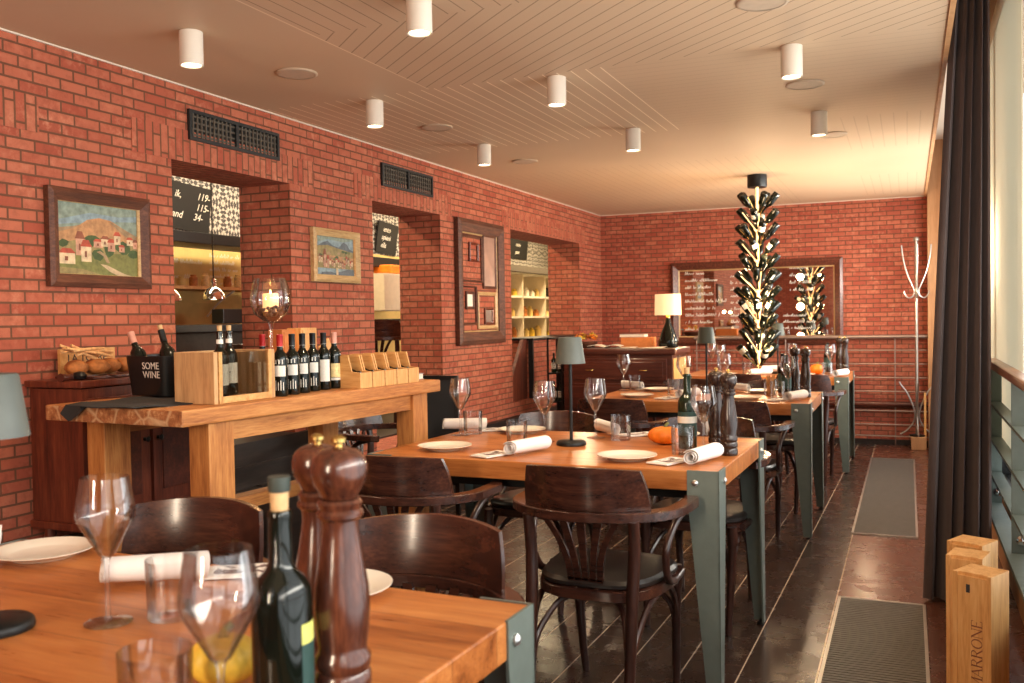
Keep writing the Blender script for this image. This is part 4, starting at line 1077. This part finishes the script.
small_frame('little_picture', 'little pale picture at the lower left inside the tall frame', 6.22, 6.36, 1.34, 1.475, .022, 'frame_wood', 'picture', 'page_white')
small_frame('tall_thin_frame', 'thin dark empty frame around the little pale picture', 6.155, 6.405, 1.23, 1.515, .012, 'frame_wood')
small_frame('ornate_frame', 'ornate pale frame with dark square at the lower right inside the tall frame', 6.425, 6.775, 1.19, 1.475, .026, 'gilt_wood')
small_frame('dark_picture', 'small dark picture inside the ornate pale frame', 6.55, 6.70, 1.225, 1.35, .014, 'mahogany', 'picture', 'mahogany_wide')
# wall vents
def vent(y0, y1, z0, z1, lab):
    t = thing('wall_vent', lab, 'vent', (XL + .001, (y0 + y1) / 2, (z0 + z1) / 2), 0, 'black wall vents'); w_, h_ = y1 - y0, z1 - z0
    b = MB()
    for s in (-1, 1): b.box((.008, s * (w_ / 2 - .008), 0), (.016, .016, h_)); b.box((.008, 0, s * (h_ / 2 - .008)), (.016, w_ - .032, .016))
    b.box((.008, 0, 0), (.016, .02, h_ - .032)); b.build('frame', 'vent_black', t)
    b = MB()
    for k in range(22):
        y = -w_ / 2 + .03 + (w_ - .06) * k / 21
        if abs(y) > .015: b.box((.006, y, 0), (.008, .007, h_ - .03))
    for k in range(4): b.box((.004, 0, -h_ / 2 + h_ * (k + 1) / 5), (.005, w_ - .03, .008))
    b.build('grille', 'concrete_lintel', t)
    MB().box((.0012, 0, 0), (.002, w_ - .02, h_ - .02)).build('backing', 'black_plastic', t)
vent(3.355, 4.015, 2.11, 2.25, 'long black wall vent above the first opening')
vent(5.047, 5.72, 2.11, 2.255, 'long black wall vent above the second opening')
# chalk scribble: a ribbon of connected hand-written strokes
def scribble(b, ox, oy, L_, h, seed, mp):
    r_ = random.Random(seed); x = 0; pts = []
    while x < L_:
        w_ = r_.uniform(.35, .6) * h
        if r_.random() < .14 and pts: yield_gap = True
        else: yield_gap = False
        if yield_gap: ribbon(b, pts, h * .11, mp, ox, oy); pts = []; x += h * .5; continue
        top = h * (r_.choice([.55, .6, 1., .95, .55])); pts += [(x, r_.uniform(0, .1) * h), (x + w_ * .45, top), (x + w_ * .7, h * r_.uniform(.1, .4))]; x += w_
    ribbon(b, pts, h * .11, mp, ox, oy)
def ribbon(b, pts, w_, mp, ox, oy):
    if len(pts) < 2: return
    for (x0, y0), (x1, y1) in zip(pts, pts[1:]):
        d = math.hypot(x1 - x0, y1 - y0) or 1; nx, ny = -(y1 - y0) / d * w_ / 2, (x1 - x0) / d * w_ / 2
        b.add([mp(ox + x0 + nx, oy + y0 + ny), mp(ox + x1 + nx, oy + y1 + ny), mp(ox + x1 - nx, oy + y1 - ny), mp(ox + x0 - nx, oy + y0 - ny)], [(0, 1, 2, 3)])
# big mirror on the back wall
t = thing('wall_mirror', 'wide dark framed mirror with white handwriting on the back brick wall', 'mirror', (-1.425, YB - .001, 1.387), R(-90))
b = MB(); frame_ring(b, 1.685, .845, .075, .05); b.build('frame', 'mirror_frame_wood', t)
b = MB(); frame_ring(b, 1.54, .70, .016, .022); b.build('inner_moulding', 'gilt_wood', t)
MB().box((.006, 0, 0), (.006, 1.52, .68)).build('mirror_glass', 'mirror_silver', t)
b = MB(); mp = lambda x, y: (.0098, x, y)
for k in range(9): scribble(b, -.70, .295 - k * .0715, [.2, .33, .26, .28, .42, .30, .36, .27, .31][k], .036, k, mp)
for k in range(8): scribble(b, -.235, .255 - k * .066, [.1, .12, .26, .11, .14, .3, .2, .24][k], .036, 20 + k, mp)
for k in range(4): scribble(b, .345, .32 - k * .072, [.17, .18, .2, .19][k], .036, 40 + k, mp)
for k in range(3): scribble(b, .28, -.15 - k * .062, [.22, .3, .26][k], .036, 50 + k, mp)
b.build('handwriting', 'chalk', t)

# pipe radiator along the back wall, coat rack, low plinth
t = thing('pipe_radiator', 'long radiator of horizontal pipes along the back wall', 'radiator', (-.72, YB - .075, 0))
MB().cyl((-1.3, -.01, 1.035), (.98, -.01, 1.035), .018, n=12).build('top_pipe', 'pipe_metal', t)
for z in (.905, .775, .645, .515, .33, .20, .09): MB().cyl((-1.3, 0, z), (.98, 0, z), .0065, n=8).build('pipe', 'pipe_metal', t)
MB().cyl((-1.3, .02, .392), (.98, .02, .392), .028, n=12).build('heating_pipe', 'mahogany_wide', t)
for x in (-1.28, -.4, .60, .96): MB().cyl((x, .012, 0), (x, .012, 1.03), .006, n=8).build('post', 'pipe_metal', t)
b = MB(); b.box((0, 0, .06), (.13, .17, .12), bev=.006)
tag(b.build('wooden_plinth', 'panel_wood', None, (.08, 9.325, 0)), 'low wooden plinth under the coat rack in the back corner', 'plinth')
t = thing('coat_rack', 'slender chrome coat rack with curved hooks in the back corner by the curtain', 'coat rack', (.068, 9.325, .1205))
MB().cyl((0, 0, .02), (0, 0, 1.80), .0135, n=14).build('post', 'brushed_steel', t)
MB().lathe([(0, 1.79), (.026, 1.80), (.028, 1.815), (.02, 1.83), (0, 1.834)], n=16).build('finial', 'brushed_steel', t)
MB().lathe([(.07, 0), (.07, .012), (.02, .02), (0, .022)], n=20).build('base', 'black_steel', t)
for k in range(4):
    a = R(90 * k + 4); cs, sn = math.cos(a), math.sin(a); P = lambda r, z: (r * cs, r * sn, z)
    MB().tube([P(.125, 1.76), P(.115, 1.66), P(.085, 1.52), P(.04, 1.40), P(.018, 1.34), P(.03, 1.29), P(.07, 1.275), P(.10, 1.31), P(.105, 1.34)], .007, 8).build('hook', 'brushed_steel', t)
    MB().tube([P(.15, .50), P(.135, .47), P(.085, .40), P(.035, .28), P(.018, .20), P(.035, .12), P(.09, .05), P(.145, .014)], .007, 8).build('leg', 'brushed_steel', t)
b = MB(); b.box((0, 0, .2), (.02, .05, .40)); tag(b.build('wooden_lath', 'pine', None, (.135, 9.33, .1205)), 'pale wooden lath standing behind the coat rack by the curtain', 'lath')

# ------------------------------------------------------------------ ceiling
def make_can():
    t = thing('ceiling_light', 'x', 'ceiling light')
    MB().lathe([(.034, -.105), (.0365, -.125), (.042, -.127), (.043, -.122), (.043, -.002), (.04, 0), (0, 0)], n=24, caps=False).build('housing', 'white_can', t)
    MB().lathe([(0, -.119), (.0355, -.120)], n=20, caps=False).build('lamp_face', 'lamp_glow', t); return t
canP = Proto(make_can())
for x, y, lab in [(-2.445, 2.74, 'white cylinder ceiling light nearest the village painting, leftmost in the photo'), (-1.50, 2.77, 'white cylinder ceiling light cut by the top edge of the photo, left of centre'),
                  (-2.42, 3.99, 'white cylinder ceiling light in the left row, before the second wall vent'), (-1.455, 3.97, 'white cylinder ceiling light in the middle row above the second table'), (-.43, 3.943, 'white cylinder ceiling light in the right row, the nearer of two'),
                  (-2.43, 5.299, 'white cylinder ceiling light in the left row, farthest one'), (-1.461, 5.258, 'white cylinder ceiling light in the middle row, farthest one'), (-.438, 5.291, 'white cylinder ceiling light in the right row, the farther of two')]:
    canP.put((x, y, ZC), 0, lab, 'cylinder ceiling lights')
def make_disc():
    t = thing('ceiling_speaker', 'x', 'ceiling speaker')
    MB().lathe([(.088, 0), (.09, -.004), (.084, -.008), (.078, -.008)], n=32, caps=False).build('rim', 'ceiling_disc', t)
    MB().lathe([(0, -.0065), (.079, -.0065)], n=32, caps=False).build('cover', 'ceiling_disc', t); return t
dP = Proto(make_disc())
for x, y, lab in [(-2.444, 3.39, 'flat round ceiling disc between the two nearest left-hand lights'), (-2.436, 4.682, 'flat round ceiling disc in the left row above the second opening'), (-2.428, 5.97, 'flat round ceiling disc in the left row, farthest one'),
                  (-.46, 3.34, 'flat round ceiling disc cut by the top edge of the photo, right of centre'), (-.444, 4.618, 'flat round ceiling disc between the two right-hand lights'), (-.42, 5.98, 'flat round ceiling disc in the right row, farthest one')]:
    dP.put((x, y, ZC), 0, lab, 'flat ceiling discs')
# hanging tree of wine bottles
tr = thing('bottle_tree', 'hanging chandelier of dark wine bottles on a lit pole in front of the back mirror', 'chandelier', (-1.08, 7.45, 0))
MB().lathe([(.072, 2.255), (.075, 2.26), (.075, ZC)], n=28).build('ceiling_cap', 'black_steel', tr)
MB().cyl((0, 0, .86), (0, 0, 2.26), .011, n=12).build('pole', 'strip_glow', tr)
def small_bottle():
    b = MB(); P = [(0, .0), (.0095, .0), (.0095, .06), (.012, .072), (.027, .100), (.031, .115), (.031, .215), (.027, .222), (0, .216)]
    b.lathe(P, n=16); b.grid(lambda u, v: (.0314 * math.cos(u * 2.6), .0314 * math.sin(u * 2.6), .135 + .05 * v), 8, 1, 1); return b
mesh0 = None; rr = random.Random(2); nb = 0
for tier in range(11):
    z = .90 + tier * .118
    arm = MB()
    for k in range(6):
        a = k * math.pi / 3 + tier * .52 + rr.uniform(-.1, .1); el = R(rr.uniform(42, 56))
        d = Vector((math.cos(a) * math.cos(el), math.sin(a) * math.cos(el), math.sin(el)))
        if mesh0 is None: o = small_bottle().build('bottle', ['bottle_glass', 'bottle_label'], tr); mesh0 = o.data; mesh1 = mesh0.copy(); mesh1.materials[1] = MT['bottle_glass']
        else: o = bpy.data.objects.new('bottle', mesh0 if rr.random() < .4 else mesh1); C.objects.link(o); o.parent = tr
        o.scale = (.9, .9, .88); o.location = Vector((0, 0, z - .06)) + d * .042
        o.rotation_euler = (d.to_track_quat('Z', 'Y') @ Matrix.Rotation(rr.uniform(0, 6.28), 3, 'Z').to_quaternion()).to_euler(); nb += 1
        p = Vector((0, 0, z - .06)); s_ = Vector((-math.sin(a), math.cos(a), 0)) * .036
        arm.cyl(p + s_ * .2, p + d * .20 + s_, .0032, n=6)
    arm.build('branch_ring', 'strip_glow' if tier % 2 else 'brass', tr)

# ------------------------------------------------------------------ wooden wine boxes at the right
def wbox(x, y, rz, w_, d_, h_, lab):
    t = thing('wine_box', lab, 'wine box', (x, y, 0), R(rz), 'upright wooden wine boxes')
    MB().box((0, .004, h_ / 2), (w_, d_ - .008, h_), bev=.0015).build('case_body', 'pine', t)
    l = MB().box((0, -d_ / 2 + .004, h_ / 2 - .004), (w_ - .024, .008, h_ - .012)).build('sliding_lid', 'pine', t)
    b = MB()
    for s in (-1, 1): b.box((s * (w_ / 2 - .006), -d_ / 2 + .002, h_ / 2), (.012, .010, h_))
    b.build('lid_rail', 'pine', t); return t, l
bx, l = wbox(.193, 3.048, -28, .11, .115, .50, 'front wooden wine box lettered MARRONE, standing upright by the railing')
MB().box((-.012, -.0578, .455), (.011, .001, .024)).build('finger_slot', 'label_ink', l)
def serif(txt, h, M, mat, parent):
    G = {'M': (1.12, [(.1, 0, .1, 1, .05), (.1, 1, .55, .05, .13), (.55, .05, 1., 1, .05), (1., 0, 1., 1, .13)], [.1, 1.], [(.06, 1), (1., 1)]),
         'A': (.95, [(.08, 0, .45, 1, .05), (.45, 1, .85, 0, .13), (.22, .33, .68, .33, .05)], [.08, .85], []),
         'R': (.90, [(.15, 0, .15, 1, .13), (.15, 1, .5, 1, .05), (.5, 1, .64, .9, .08), (.64, .9, .66, .74, .12), (.66, .74, .5, .54, .08), (.5, .54, .15, .52, .05), (.4, .52, .82, 0, .12)], [.15, .84], [(.15, 1)]),
         'O': (.98, [(.48 + .40 * math.cos(6.283 * k / 16), .5 + .5 * math.sin(6.283 * k / 16), .48 + .40 * math.cos(6.283 * (k + 1) / 16), .5 + .5 * math.sin(6.283 * (k + 1) / 16), .05 + .08 * abs(math.cos(6.283 * (k + .5) / 16))) for k in range(16)], [], []),
         'N': (1.0, [(.12, 0, .12, 1, .05), (.12, 1, .85, 0, .13), (.85, 0, .85, 1, .05)], [.12], [(.08, 1), (.85, 1)]),
         'E': (.80, [(.15, 0, .15, 1, .13), (.15, 1, .66, 1, .05), (.15, .52, .52, .52, .05), (.15, 0, .68, 0, .05), (.66, 1, .66, .82, .06), (.68, 0, .68, .2, .06), (.52, .44, .52, .60, .05)], [.15], [(.15, 1)])}
    b = MB(); x = 0.
    for ch in txt:
        w_, st, feet, tops = G[ch]
        st = st + [(q - .13, 0, q + .13, 0, .05) for q in feet] + [(q - .12, z_, q + .12, z_, .05) for q, z_ in tops]
        for j, (x0, y0, x1, y1, t_) in enumerate(st):
            dx, dy = x1 - x0, y1 - y0; d_ = math.hypot(dx, dy); nx, ny = -dy / d_ * t_ / 2, dx / d_ * t_ / 2; lift = .0003 + j * .00001
            b.add([M @ Vector(((x + px_) * h, py_ * h, lift)) for px_, py_ in ((x0 + nx, y0 + ny), (x0 - nx, y0 - ny), (x1 - nx, y1 - ny), (x1 + nx, y1 + ny))], [(0, 1, 2, 3)])
        x += w_
    return b.build('lettering', mat, parent), x * h
serif('MARRONE', .0305, frame_M((.028, -.0576, .165), (0, 0, 1), (-1, 0, 0)), 'paint_roof_brown', l)
wbox(.170, 3.255, -15, .105, .115, .50, 'middle wooden wine box standing upright behind the lettered one')
wbox(.193, 3.445, -26, .115, .12, .50, 'rearmost wooden wine box standing upright, nearest the curtain')

# ------------------------------------------------------------------ seen through the openings
def board(x, y, z, w_, h_, rz, tilt, lines, lab):
    t = thing('chalkboard', lab, 'chalkboard', (x, y, z), 0, 'menu chalkboards beyond the openings'); t.rotation_euler = (R(tilt), R(6), R(rz))
    MB().box((0, 0, 0), (.02, w_, h_)).build('panel', 'chalkboard', t)
    for txt, px_, pz in lines: writing('chalk_writing', txt, .075, 'chalk', t, frame_M((.012, px_, pz), (0, 1, 0), (0, 0, 1)), shear=.25)
board(-4.873, 5.335, 2.125, .56, .335, 0, -3, [('ik,', -.11, .06), ('119-', .12, .07), ('115-', .12, -.01), ('sand', -.15, -.085), ('34-', .10, -.085)], 'black chalkboard with prices hanging beyond the first opening')
board(-4.874, 8.22, 2.10, .39, .31, 0, -4, [('ento', -.10, .06), ('spieni', -.12, -.02), ('ella', -.12, -.1)], 'black chalkboard hanging beyond the second opening')
board(-4.875, 11.67, 2.22, .67, .29, 0, 0, [('menu', -.1, .02), ('pane', -.1, -.08)], 'black chalkboard hanging beyond the third opening')
def kbox(name, lab, cat, c, d, mat, bev=.004, grp=None):
    b = MB(); b.box((0, 0, d[2] / 2), d, bev=bev); return tag(b.build(name, mat, None, (c[0], c[1], c[2] - d[2] / 2)), lab, cat, grp)
kbox('kitchen_beam', 'black shelf beam below the patterned tiles beyond the first opening', 'beam', (-4.60, 5.15, 1.85), (.34, 1.9, .075), 'black_steel')
kbox('kitchen_beam', 'dark beam below the tiles beyond the second opening', 'beam', (-4.60, 7.6, 1.80), (.34, 1.5, .09), 'black_steel')
kbox('kitchen_beam', 'grey-brown beam above the lit shelves beyond the third opening', 'beam', (-4.62, 11.2, 1.89), (.3, 3.2, .085), 'concrete_lintel')
mw = thing('menu_wall_panel', 'ochre menu panel with white handwriting beyond the first opening', 'menu', (KX + .001, 5.45, 1.62))
MB().box((.004, 0, 0), (.006, 1.25, .40)).build('panel', 'ochre_wall', mw)
b = MB(); mp = lambda x, y: (.009, x - 5.45, y - 1.62)
for k in range(4): scribble(b, 4.95 + .05 * (k % 2), 1.765 - k * .055, [.3, .55, .25, .42][k], .036, 60 + k, mp)
for k in range(5): scribble(b, 5.62, 1.77 - k * .052, [.34, .3, .32, .28, .33][k], .034, 70 + k, mp)
b.build('handwriting', 'chalk', mw)
ks = thing('kitchen_shelf', 'thin wooden shelf on brackets beyond the first opening', 'shelf', (-4.72, 5.35, 1.52))
MB().box((0, 0, 0), (.28, 1.7, .022)).build('board', 'pine_wide', ks)
for y in (-.55, .22): MB().tube([(-.16, y, -.2), (-.05, y, -.10), (.1, y, -.012)], .008, 8).build('bracket', 'white_paint', ks)
for k in range(9):
    b = MB(); hh = .05 + .03 * ((k * 7) % 3) / 2; b.lathe([(.028, 0), (.03, .004), (.03, hh), (.02, hh + .008), (.022, hh + .02), (0, hh + .022)], n=12)
    tag(b.build('spice_jar', ['ochre_wall', 'bread_crust', 'cream_label'][k % 3], None, (-4.70, 4.75 + .12 * k, 1.5315)), 'small jar in the row on the thin shelf beyond the first opening', 'jar', 'jars on the thin kitchen shelf')
def pendant(x, y, z, lab):
    t = thing('pendant_lamp', lab, 'pendant lamp', (x, y, z), 0, 'chrome pendant lamps')
    MB().lathe([(r_ * .6, z_ * .6) for r_, z_ in [(.115, 0), (.118, .01), (.105, .06), (.07, .105), (.03, .13), (.022, .17), (.03, .18), (.02, .215), (0, .22)]], n=28, caps=False).build('shade', 'chrome', t)
    MB().cyl((0, 0, .13), (0, 0, 2.62 - z), .004, n=6).build('cord', 'black_plastic', t)
    MB().lathe([(0, .02), (.018, .027), (.018, .042), (0, .054)], n=14).build('bulb', 'lamp_glow', t)
pendant(-3.95, 4.57, 1.415, 'chrome pendant lamp seen whole through the first opening')
pendant(-3.95, 4.19, 1.40, 'chrome pendant lamp half cut by the left jamb of the first opening')
kbox('bar_counter', 'black bar counter beyond the first opening', 'counter', (-4.30, 4.85, 1.235), (.32, 1.9, .05), 'black_steel')
kbox('counter_front', 'dark speckled counter front beyond the first opening', 'counter', (-4.36, 4.85, .835), (.2, 1.9, .75), 'concrete_lintel')
kbox('kitchen_monitor', 'black appliance on the bar counter beyond the first opening', 'appliance', (-4.38, 5.28, 1.315), (.1, .36, .10), 'black_plastic')
kbox('oven_hood', 'pale ochre kitchen hood panel beyond the second opening', 'panel', (-4.4, 7.56, 1.52), (.3, .9, .33), 'pale_wall')
kbox('hood_counter', 'black counter beyond the second opening', 'counter', (-4.3, 7.56, 1.20), (.4, 1.3, .16), 'black_steel')
kbox('bread_basket', 'orange basket on the hood beyond the second opening', 'basket', (-4.4, 7.43, 1.735), (.2, .2, .08), 'orange_gourd', .02)
# lit shelves beyond the third opening
sh = thing('display_shelves', 'warmly lit shelf unit with goods beyond the third opening', 'shelves', (-4.70, 11.2, .48))
MB().box((-.17, 0, .68), (.02, 2.6, 1.36)).build('back_panel', 'page_white', sh)
for z in (.3, .52, .80, 1.06, 1.36): MB().box((0, 0, z), (.34, 2.6, .025)).build('shelf', 'page_white', sh)
for y in (-1.3, -.2, .6, 1.3): MB().box((0, y, .68), (.34, .025, 1.36)).build('upright', 'pale_wall', sh)
rr = random.Random(9); jars = ['ochre_wall', 'bottle_glass', 'cream_label', 'bread_crust', 'page_white', 'yellow_gourd']
for si, z in enumerate((.3, .52, .80, 1.06)):
    for k in range(11):
        hh = rr.uniform(.07, .15); b = MB(); q = rr.uniform(.03, .045)
        b.lathe([(q, 0), (q, hh * .7), (q * .55, hh * .85), (q * .55, hh), (0, hh)], n=12)
        tag(b.build('storage_jar', jars[rr.randrange(6)], None, (-4.64, 10.1 + .2 * k + rr.uniform(-.02, .02) + (.05 if si % 2 else 0), .48 + z + .013)), 'jar or bottle on the %s shelf of the lit unit beyond the third opening' % ('lowest', 'second', 'third', 'top')[si], 'jar', 'jars on the %s kitchen shelf' % ('lowest', 'second', 'third', 'top')[si])
# ------------------------------------------------------------------ light and camera
def lamp(name, kind, loc, energy, col, size=.1, rot=None, **kw):
    l = bpy.data.lights.new(name, kind); l.energy = energy; l.color = col
    if kind in ('POINT', 'SPOT'): l.shadow_soft_size = size
    for k, v in kw.items(): setattr(l, k, v)
    o = bpy.data.objects.new(name, l); C.objects.link(o); o.location = loc
    if rot: o.rotation_euler = rot
    return o
w = bpy.data.worlds.new('World'); scene.world = w; w.use_nodes = True
bg = w.node_tree.nodes['Background']; bg.inputs[0].default_value = (.93, .96, 1., 1); bg.inputs[1].default_value = 3.2
lamp('window_light', 'AREA', (.60, 1.2, 1.6), 85, (1., .93, .84), rot=(0, R(90), 0), shape='RECTANGLE', size=2.2, size_y=5.8)
lamp('window_light', 'AREA', (.60, 7.2, 1.6), 120, (1., .93, .84), rot=(0, R(90), 0), shape='RECTANGLE', size=2.2, size_y=3.6)
lamp('front_fill', 'AREA', (-1.3, -2.1, 1.5), 80, (1., .82, .62), rot=(R(80), 0, 0), shape='RECTANGLE', size=3.0, size_y=1.5)  # added fill behind the camera, stands for no fitting in the room
WARM = (1., .70, .40)
for x in (-2.43, -1.46, -.435):
    for y in (2.75, 3.97, 5.28): lamp('spot', 'SPOT', (x, y, ZC - .13), 24, (1., .74, .46), .035, spot_size=R(115), spot_blend=.8)
for z in (1.0, 1.35, 1.7, 2.05):
    for a_ in (0, 180): lamp('tree_light', 'POINT', (-1.08 + .20 * math.cos(R(a_ - 60)), 7.45 + .20 * math.sin(R(a_ - 60)), z), 6. if z < 1.9 else 1.2, WARM, .04)
for x, y in ((-1.9, 8.6), (-.6, 6.9), (-2.2, 6.5), (-.35, 8.8)): lamp('room_fill', 'POINT', (x, y, 1.3), 8, (1., .74, .46), .012)  # unseen fill points added to brighten the back half of the room
lamp('lamp_bulb', 'POINT', (-1.80, 7.46, ZD + .36), 3, WARM, .04)
lamp('candle_light', 'POINT', (-2.47, 3.205, 1.445), 1.2, (1., .6, .25), .01)
lamp('kitchen_light', 'AREA', (-4.15, 5.2, 2.6), 75, (1., .84, .58), rot=(0, 0, 0), shape='RECTANGLE', size=.9, size_y=3.2)
lamp('kitchen_light', 'AREA', (-4.15, 8.2, 2.6), 50, (1., .80, .52), shape='RECTANGLE', size=.9, size_y=2.4)
lamp('kitchen_light', 'AREA', (-4.1, 11.3, 2.6), 70, (1., .80, .50), shape='RECTANGLE', size=.9, size_y=2.4)
cd = bpy.data.cameras.new('Camera'); cam = bpy.data.objects.new('Camera', cd); C.objects.link(cam); scene.camera = cam
YAW, PITCH, ROLL = R(23.115), R(1.424), R(.957)
cy, sy, cp, sp_ = math.cos(YAW), math.sin(YAW), math.cos(PITCH), math.sin(PITCH)
f = Vector((-sy * cp, cy * cp, -sp_)); r0 = Vector((cy, sy, 0)); d0 = f.cross(r0)
r = r0 * math.cos(ROLL) + d0 * math.sin(ROLL); u = -(-r0 * math.sin(ROLL) + d0 * math.cos(ROLL))
cam.matrix_world = Matrix(((r.x, u.x, -f.x, 0), (r.y, u.y, -f.y, 0), (r.z, u.z, -f.z, 1.267), (0, 0, 0, 1)))
cd.sensor_width = 36.; cd.lens = 929.66 / 1024 * 36; cd.clip_start = .05
cd.dof.use_dof = True; cd.dof.focus_distance = 3.6; cd.dof.aperture_fstop = 5.6
scene.view_settings.view_transform = 'Standard'; scene.view_settings.look = 'None'
scene.view_settings.exposure = .1; scene.view_settings.gamma = .93
cy_ = scene.cycles
cy_.max_bounces = 8; cy_.diffuse_bounces = 4; cy_.glossy_bounces = 4; cy_.transmission_bounces = 6; cy_.transparent_max_bounces = 24
cy_.caustics_reflective = False; cy_.caustics_refractive = False; cy_.use_denoising = True; cy_.sample_clamp_indirect = 6.
